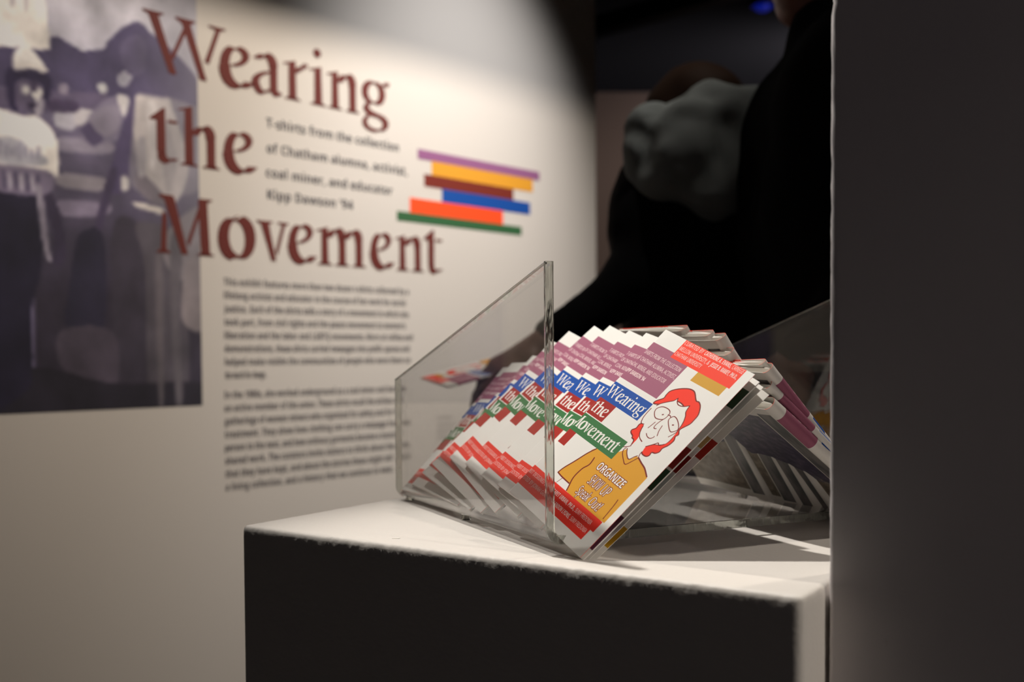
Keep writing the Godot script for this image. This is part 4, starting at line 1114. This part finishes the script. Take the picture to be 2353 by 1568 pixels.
# ------------------------------------------------------------------ people: distance fields meshed as surface nets
# bone: [from, to, radius at from, radius at to, blend]
func flesh(bones: Array, cell: float, bump: FastNoiseLite = null, amount := 0.0) -> ArrayMesh:
	var lo := Vector3.ONE * INF
	var hi := -lo
	for b in bones:
		var r: float = maxf(b[2], b[3]) + 3.0 * cell + amount
		for p in [b[0], b[1]]:
			lo = lo.min(p - Vector3.ONE * r); hi = hi.max(p + Vector3.ONE * r)
	var nx := int(ceil((hi.x - lo.x) / cell)) + 1
	var ny := int(ceil((hi.y - lo.y) / cell)) + 1
	var nz := int(ceil((hi.z - lo.z) / cell)) + 1
	var f := PackedFloat32Array(); f.resize(nx * ny * nz); f.fill(1.0)
	for b in bones:
		var a: Vector3 = b[0]
		var e: Vector3 = b[1]
		var ab := e - a
		var l2 := maxf(ab.length_squared(), 1e-9)
		var ra: float = b[2]
		var rb: float = b[3]
		var k: float = b[4]
		var m := maxf(ra, rb) + k + 2.0 * cell + amount
		var q0 := (a.min(e) - Vector3.ONE * m - lo) / cell
		var q1 := (a.max(e) + Vector3.ONE * m - lo) / cell
		for z in range(maxi(0, int(q0.z)), mini(nz - 1, int(q1.z) + 1) + 1):
			for y in range(maxi(0, int(q0.y)), mini(ny - 1, int(q1.y) + 1) + 1):
				var at := (z * ny + y) * nx
				for x in range(maxi(0, int(q0.x)), mini(nx - 1, int(q1.x) + 1) + 1):
					var p := lo + Vector3(x, y, z) * cell - a
					var t := clampf(p.dot(ab) / l2, 0.0, 1.0)
					var d := (p - ab * t).length() - lerpf(ra, rb, t)
					var g := f[at + x]
					var h := maxf(k - absf(g - d), 0.0)
					f[at + x] = minf(g, d) - h * h * 0.25 / k
	if bump:
		for z in nz:
			for y in ny:
				for x in nx:
					var i := (z * ny + y) * nx + x
					if absf(f[i]) < amount + 2 * cell:
						var p := lo + Vector3(x, y, z) * cell
						f[i] += amount * bump.get_noise_3d(p.x, p.y, p.z)
	var verts := PackedVector3Array()
	var norms := PackedVector3Array()
	var index := PackedInt32Array()
	var id := PackedInt32Array(); id.resize(nx * ny * nz); id.fill(-1)
	var step := [1, nx, nx * ny]
	var offs := [0, 1, nx, nx + 1, nx * ny, nx * ny + 1, nx * ny + nx, nx * ny + nx + 1]
	for z in nz - 1:
		for y in ny - 1:
			var at := (z * ny + y) * nx
			for x in nx - 1:
				var i := at + x
				var mask := 0
				for c in 8:
					if f[i + offs[c]] < 0.0: mask += 1
				if mask == 0 or mask == 8: continue
				var sum := Vector3.ZERO
				var cnt := 0
				for c in 8:
					var cv := f[i + offs[c]]
					for axis in 3:
						if c & (1 << axis): continue
						var dv := f[i + offs[c | (1 << axis)]]
						if (cv < 0.0) != (dv < 0.0):
							var p := Vector3(c & 1, (c >> 1) & 1, (c >> 2) & 1)
							p[axis] += cv / (cv - dv)
							sum += p; cnt += 1
				id[i] = verts.size()
				verts.append(lo + (Vector3(x, y, z) + sum / cnt) * cell)
				var gr := Vector3(f[i + 1] - f[i] + f[i + offs[7]] - f[i + offs[6]], f[i + nx] - f[i] + f[i + offs[7]] - f[i + offs[5]], f[i + offs[4]] - f[i] + f[i + offs[7]] - f[i + offs[3]])
				norms.append(gr.normalized() if gr.length() > 1e-6 else Vector3.UP)
	for z in range(1, nz - 1):
		for y in range(1, ny - 1):
			var at := (z * ny + y) * nx
			for x in range(1, nx - 1):
				var i := at + x
				var s0 := f[i] < 0.0
				for axis in 3:
					if (f[i + step[axis]] < 0.0) == s0: continue
					var u: int = step[(axis + 1) % 3]
					var v: int = step[(axis + 2) % 3]
					var a := id[i - u - v]
					var b := id[i - v]
					var c := id[i]
					var d := id[i - u]
					if a < 0 or b < 0 or c < 0 or d < 0: continue
					if s0: index.append_array([a, c, b, a, d, c])
					else: index.append_array([a, b, c, a, c, d])
	var arr := []
	arr.resize(Mesh.ARRAY_MAX)
	arr[Mesh.ARRAY_VERTEX] = verts; arr[Mesh.ARRAY_NORMAL] = norms; arr[Mesh.ARRAY_INDEX] = index
	var mesh := ArrayMesh.new()
	mesh.add_surface_from_arrays(Mesh.PRIMITIVE_TRIANGLES, arr)
	return mesh

func chain(pts: Array, radii: Array, k: float) -> Array:
	var out := []
	for i in pts.size() - 1: out.append([pts[i], pts[i + 1], radii[i], radii[i + 1], k])
	return out

func grown(bones: Array, by: float) -> Array:
	var out := []
	for b in bones: out.append([b[0], b[1], b[2] + by, b[3] + by, b[4]])
	return out

# head: centre c, basis looking along -z of the basis
func head_bones(c: Vector3, bs: Basis) -> Array:
	var p := func(x: float, y: float, z: float) -> Vector3: return c + bs * Vector3(x, y, z)
	return [
		[p.call(0, 0.025, 0.03), p.call(0, 0.03, -0.02), 0.088, 0.082, 0.03],      # skull
		[p.call(0, -0.03, -0.045), p.call(0, -0.085, -0.062), 0.06, 0.036, 0.04],    # face to chin
		[p.call(0.04, -0.06, -0.02), p.call(0.012, -0.092, -0.065), 0.026, 0.02, 0.03],
		[p.call(-0.04, -0.06, -0.02), p.call(-0.012, -0.092, -0.065), 0.026, 0.02, 0.03],
		[p.call(0, 0.012, -0.1), p.call(0, -0.03, -0.116), 0.009, 0.013, 0.012],   # nose
		[p.call(0.012, -0.033, -0.102), p.call(-0.012, -0.033, -0.102), 0.009, 0.009, 0.01],
		[p.call(0.04, 0.022, -0.088), p.call(0.014, 0.02, -0.096), 0.008, 0.008, 0.014],   # brows
		[p.call(-0.04, 0.022, -0.088), p.call(-0.014, 0.02, -0.096), 0.008, 0.008, 0.014],
		[p.call(0.018, -0.058, -0.097), p.call(-0.018, -0.058, -0.097), 0.007, 0.007, 0.006],  # lips
		[p.call(0.015, -0.069, -0.095), p.call(-0.015, -0.069, -0.095), 0.008, 0.008, 0.006],
		[p.call(0.086, 0.015, 0.012), p.call(0.082, -0.025, 0.004), 0.014, 0.009, 0.008],     # ears
		[p.call(-0.086, 0.015, 0.012), p.call(-0.082, -0.025, 0.004), 0.014, 0.009, 0.008]]

func hair_bones(c: Vector3, bs: Basis) -> Array:
	var p := func(x: float, y: float, z: float) -> Vector3: return c + bs * Vector3(x, y, z)
	return [
		[p.call(0, 0.048, 0.035), p.call(0, 0.06, -0.025), 0.087, 0.076, 0.03],
		[p.call(0, 0.02, 0.06), p.call(0, -0.06, 0.07), 0.08, 0.055, 0.03],
		[p.call(0.06, 0.05, 0.01), p.call(0.068, -0.02, 0.035), 0.04, 0.03, 0.03],
		[p.call(-0.06, 0.05, 0.01), p.call(-0.068, -0.02, 0.035), 0.04, 0.03, 0.03]]

func eyes_into(t: Node3D, c: Vector3, bs: Basis):
	var m := mat("eye_white", Color8(214, 208, 200), 0.3)
	for s in [-1.0, 1.0]:
		var sp := SphereMesh.new(); sp.radius = 0.0115; sp.height = 0.023; sp.radial_segments = 16; sp.rings = 8
		obj("eye", sp, m, t, Transform3D(Basis(), c + bs * Vector3(0.031 * s, 0.002, -0.0855)))

# hand: wrist, direction of the fingers, normal of the back of the hand, side the thumb leaves from; curl bends towards the palm
func hand_bones(w: Vector3, dir: Vector3, back: Vector3, thumb: float, curl: float) -> Array:
	dir = dir.normalized(); back = (back - dir * dir.dot(back)).normalized()
	var side := dir.cross(back) * thumb
	var out := []
	out.append([w, w + dir * 0.03, 0.025, 0.024, 0.02])
	for i in 4:
		var across := side * (0.030 - 0.020 * i)
		out.append([w + dir * 0.025 + across * 0.6, w + dir * 0.088 + across, 0.013, 0.0115, 0.018])
		var len: float = [0.040, 0.046, 0.043, 0.033][i]
		var p := w + dir * (0.09 - 0.006 * absf(i - 1.2)) + across
		var d := dir
		for j in 3:
			d = d.rotated(side.normalized() * thumb, -curl * [0.7, 1.0, 0.8][j] * thumb) if false else (d * cos(curl * [0.7, 1.0, 0.8][j]) - back * sin(curl * [0.7, 1.0, 0.8][j])).normalized()
			var q: Vector3 = p + d * len * [1.0, 0.66, 0.52][j]
			out.append([p, q, 0.0098 - 0.001 * j, 0.0092 - 0.001 * j, 0.004])
			p = q
	var tp := w + dir * 0.03 + side * 0.026
	var t1 := tp + (dir * 0.6 + side * 0.65 - back * 0.3).normalized() * 0.045
	var t2 := t1 + (dir * 0.9 + side * 0.2 - back * 0.3).normalized() * 0.034
	var t3 := t2 + (dir * 1.0 - side * 0.05 - back * 0.2).normalized() * 0.026
	out.append([tp, t1, 0.015, 0.0115, 0.012]); out.append([t1, t2, 0.0112, 0.0105, 0.004]); out.append([t2, t3, 0.0102, 0.0085, 0.004])
	return out

func joined(meshes: Array) -> ArrayMesh:
	var st := SurfaceTool.new()
	for m in meshes: st.append_from(m, 0, Transform3D())
	return st.commit()

func people():
	var skin := mat("skin", Color8(92, 56, 42), 0.55)
	var black := mat("black_cloth", Color8(9, 9, 10), 0.95)
	var grey := mat("grey_cloth", Color8(84, 88, 88), 0.95)
	var hairm := mat("dark_hair", Color8(24, 15, 10), 0.7)
	var shoe := mat("shoe_leather", Color8(24, 22, 22), 0.5)
	for m in [black, grey, hairm]: m.metallic_specular = 0.12
	var folds := FastNoiseLite.new(); folds.seed = 4; folds.frequency = 7.0; folds.fractal_octaves = 2
	# ---- visitor bending her head over the booklet, seen from behind, left arm held out
	var o := Vector3(0.40, 0, -2.14)
	var neck := Vector3(0.395, 1.42, -2.13)
	var hc := Vector3(0.385, 1.518, -2.22)
	var hb := Basis(Vector3.UP, 0.55) * Basis(Vector3.RIGHT, -0.5)
	var shl := Vector3(0.305, 1.405, -2.08)
	var elb := Vector3(0.232, 1.185, -2.02)
	var wri := Vector3(0.058, 1.072, -1.955)
	var shr := Vector3(0.545, 1.41, -2.17)
	var elr := Vector3(0.60, 1.14, -2.2)
	var wrr := Vector3(0.55, 0.92, -2.28)
	var torso := [[Vector3(0.34, 0.96, -2.15), Vector3(0.48, 0.96, -2.17), 0.115, 0.115, 0.06], [Vector3(0.35, 1.12, -2.13), Vector3(0.47, 1.12, -2.15), 0.105, 0.105, 0.08], [Vector3(0.32, 1.3, -2.1), Vector3(0.49, 1.3, -2.14), 0.11, 0.11, 0.09], [Vector3(0.30, 1.4, -2.09), Vector3(0.51, 1.4, -2.15), 0.06, 0.06, 0.06]]
	var arml := chain([shl, elb, wri], [0.052, 0.042, 0.028], 0.03)
	var armr := chain([shr, elr, wrr], [0.052, 0.042, 0.028], 0.03)
	var legs := chain([Vector3(0.33, 0.92, -2.14), Vector3(0.32, 0.5, -2.16), Vector3(0.32, 0.09, -2.12)], [0.09, 0.06, 0.042], 0.04) + chain([Vector3(0.49, 0.92, -2.18), Vector3(0.5, 0.5, -2.2), Vector3(0.5, 0.09, -2.17)], [0.09, 0.06, 0.042], 0.04)
	var t := thing("person", "visitor in a grey hooded top over black, head bowed, holding out a booklet", "person", Transform3D(Basis(), o))
	var back := Transform3D(Basis(), -o)
	var body := flesh(torso + arml + armr + legs + [[neck - Vector3(0, 0.06, 0), hc, 0.052, 0.055, 0.03]], 0.014)
	var hd := flesh(head_bones(hc, hb) + [[neck, hc, 0.05, 0.055, 0.03]], 0.005)
	var hl := flesh(hand_bones(wri + Vector3(-0.004, -0.003, 0.002), Vector3(-0.75, -0.42, 0.12), Vector3(-0.35, 0.8, 0.5), -1.0, 0.42) + [[wri.lerp(elb, 0.25), wri, 0.03, 0.025, 0.02]], 0.004)
	var hr := flesh(hand_bones(wrr, Vector3(-0.1, -1, -0.1), Vector3(1, 0, 0), 1.0, 0.3) + [[wrr.lerp(elr, 0.25), wrr, 0.03, 0.025, 0.02]], 0.005)
	obj("body", joined([body, hd, hl, hr]), skin, t, back)
	eyes_into(t, hc - o, hb)
	obj("hair", flesh(hair_bones(hc, hb), 0.008, folds, 0.006), hairm, t, back)
	obj("coat", flesh(grown(torso, 0.02) + chain([shl, elb, elb.lerp(wri, 0.86)], [0.066, 0.053, 0.04], 0.03) + chain([shr, elr, elr.lerp(wrr, 0.9)], [0.072, 0.06, 0.042], 0.03) + [[Vector3(0.34, 0.88, -2.15), Vector3(0.49, 0.88, -2.17), 0.14, 0.14, 0.06]], 0.014, folds, 0.008), black, t, back)
	obj("trousers", flesh(grown(legs, 0.014), 0.016), black, t, back)
	var hood := [
		[Vector3(0.277, 1.50, -2.06), Vector3(0.254, 1.43, -2.04), 0.05, 0.046, 0.012], [Vector3(0.254, 1.43, -2.04), Vector3(0.297, 1.37, -2.02), 0.046, 0.05, 0.012],
		[Vector3(0.347, 1.475, -2.02), Vector3(0.332, 1.40, -2.0), 0.068, 0.072, 0.014], [Vector3(0.332, 1.40, -2.0), Vector3(0.382, 1.36, -2.0), 0.06, 0.06, 0.03],
		[Vector3(0.422, 1.49, -2.03), Vector3(0.432, 1.385, -2.0), 0.07, 0.07, 0.014], [Vector3(0.502, 1.49, -2.06), Vector3(0.482, 1.39, -2.02), 0.07, 0.07, 0.02],
		[Vector3(0.552, 1.46, -2.12), Vector3(0.542, 1.38, -2.1), 0.075, 0.07, 0.03], [Vector3(0.322, 1.52, -2.12), Vector3(0.382, 1.54, -2.05), 0.035, 0.04, 0.02], [Vector3(0.382, 1.54, -2.05), Vector3(0.482, 1.535, -2.07), 0.04, 0.04, 0.02]]
	obj("hooded_top", flesh(hood, 0.01, folds, 0.022), grey, t, back)
	for s in [0.32, 0.5]:
		obj("shoe", flesh([[Vector3(s, 0.045, -2.1), Vector3(s - 0.03, 0.04, -2.27), 0.042, 0.036, 0.02], [Vector3(s, 0.09, -2.12), Vector3(s, 0.05, -2.12), 0.05, 0.045, 0.02]], 0.01), shoe, t, back)
	# ---- the visitor behind the dark partition, in profile, head mostly above the frame
	o = Vector3(0.61, 0, -1.83)
	hc = Vector3(0.58, 1.66, -1.8)
	hb = Basis(Vector3.UP, PI / 2 - 0.1) * Basis(Vector3.RIGHT, -0.12)
	neck = Vector3(0.605, 1.5, -1.82)
	torso = [[Vector3(0.62, 0.98, -1.75), Vector3(0.62, 0.98, -1.9), 0.13, 0.13, 0.06], [Vector3(0.6, 1.2, -1.73), Vector3(0.6, 1.2, -1.91), 0.125, 0.125, 0.09], [Vector3(0.6, 1.36, -1.70), Vector3(0.6, 1.36, -1.94), 0.115, 0.115, 0.08], [Vector3(0.61, 1.45, -1.68), Vector3(0.61, 1.45, -1.95), 0.065, 0.065, 0.06]]
	var arms := chain([Vector3(0.61, 1.43, -1.62), Vector3(0.64, 1.15, -1.58), Vector3(0.5, 1.0, -1.62)], [0.056, 0.044, 0.03], 0.03) + chain([Vector3(0.61, 1.43, -2.0), Vector3(0.64, 1.15, -2.05), Vector3(0.52, 0.98, -2.0)], [0.056, 0.044, 0.03], 0.03)
	legs = chain([Vector3(0.63, 0.95, -1.74), Vector3(0.62, 0.5, -1.74), Vector3(0.66, 0.09, -1.74)], [0.095, 0.062, 0.044], 0.04) + chain([Vector3(0.63, 0.95, -1.92), Vector3(0.64, 0.5, -1.92), Vector3(0.68, 0.09, -1.92)], [0.095, 0.062, 0.044], 0.04)
	t = thing("person", "visitor in a dark coat half hidden by the partition, head above the frame", "person", Transform3D(Basis().scaled(Vector3.ONE * 1.055), o + Vector3(-0.03, 0, 0)))
	back = Transform3D(Basis(), -o)
	body = flesh(torso + arms + legs + [[neck - Vector3(0, 0.06, 0), hc - Vector3(0, 0.05, 0), 0.056, 0.056, 0.03]], 0.016)
	hd = flesh(head_bones(hc, hb) + [[neck - Vector3(0, 0.03, 0), hc - Vector3(0, 0.04, 0), 0.056, 0.055, 0.03]], 0.005)
	hl = flesh(hand_bones(Vector3(0.5, 1.0, -1.62), Vector3(-0.8, -0.5, 0), Vector3(-0.4, 0.7, 0.4), -1.0, 0.35), 0.005)
	hr = flesh(hand_bones(Vector3(0.52, 0.98, -2.0), Vector3(-0.8, -0.5, 0), Vector3(-0.4, 0.7, -0.4), 1.0, 0.35), 0.005)
	obj("body", joined([body, hd, hl, hr]), skin, t, back)
	eyes_into(t, hc - o, hb)
	obj("hair", flesh(hair_bones(hc, hb), 0.008, folds, 0.005), hairm, t, back)
	var coat := grown(torso, 0.024) + grown(arms, 0.018)
	coat[6 - 1] = coat[5]
	obj("coat", flesh(coat + [[Vector3(0.62, 0.8, -1.76), Vector3(0.63, 0.8, -1.9), 0.15, 0.15, 0.06], [Vector3(0.56, 1.51, -1.78), Vector3(0.64, 1.53, -1.86), 0.055, 0.06, 0.03]], 0.014, folds, 0.008), black, t, back)
	obj("trousers", flesh(grown(legs, 0.014), 0.016), black, t, back)
	for z in [-1.74, -1.92]:
		obj("shoe", flesh([[Vector3(0.68, 0.045, z), Vector3(0.51, 0.04, z), 0.042, 0.036, 0.02], [Vector3(0.66, 0.09, z), Vector3(0.66, 0.05, z), 0.05, 0.045, 0.02]], 0.01), shoe, t, back)
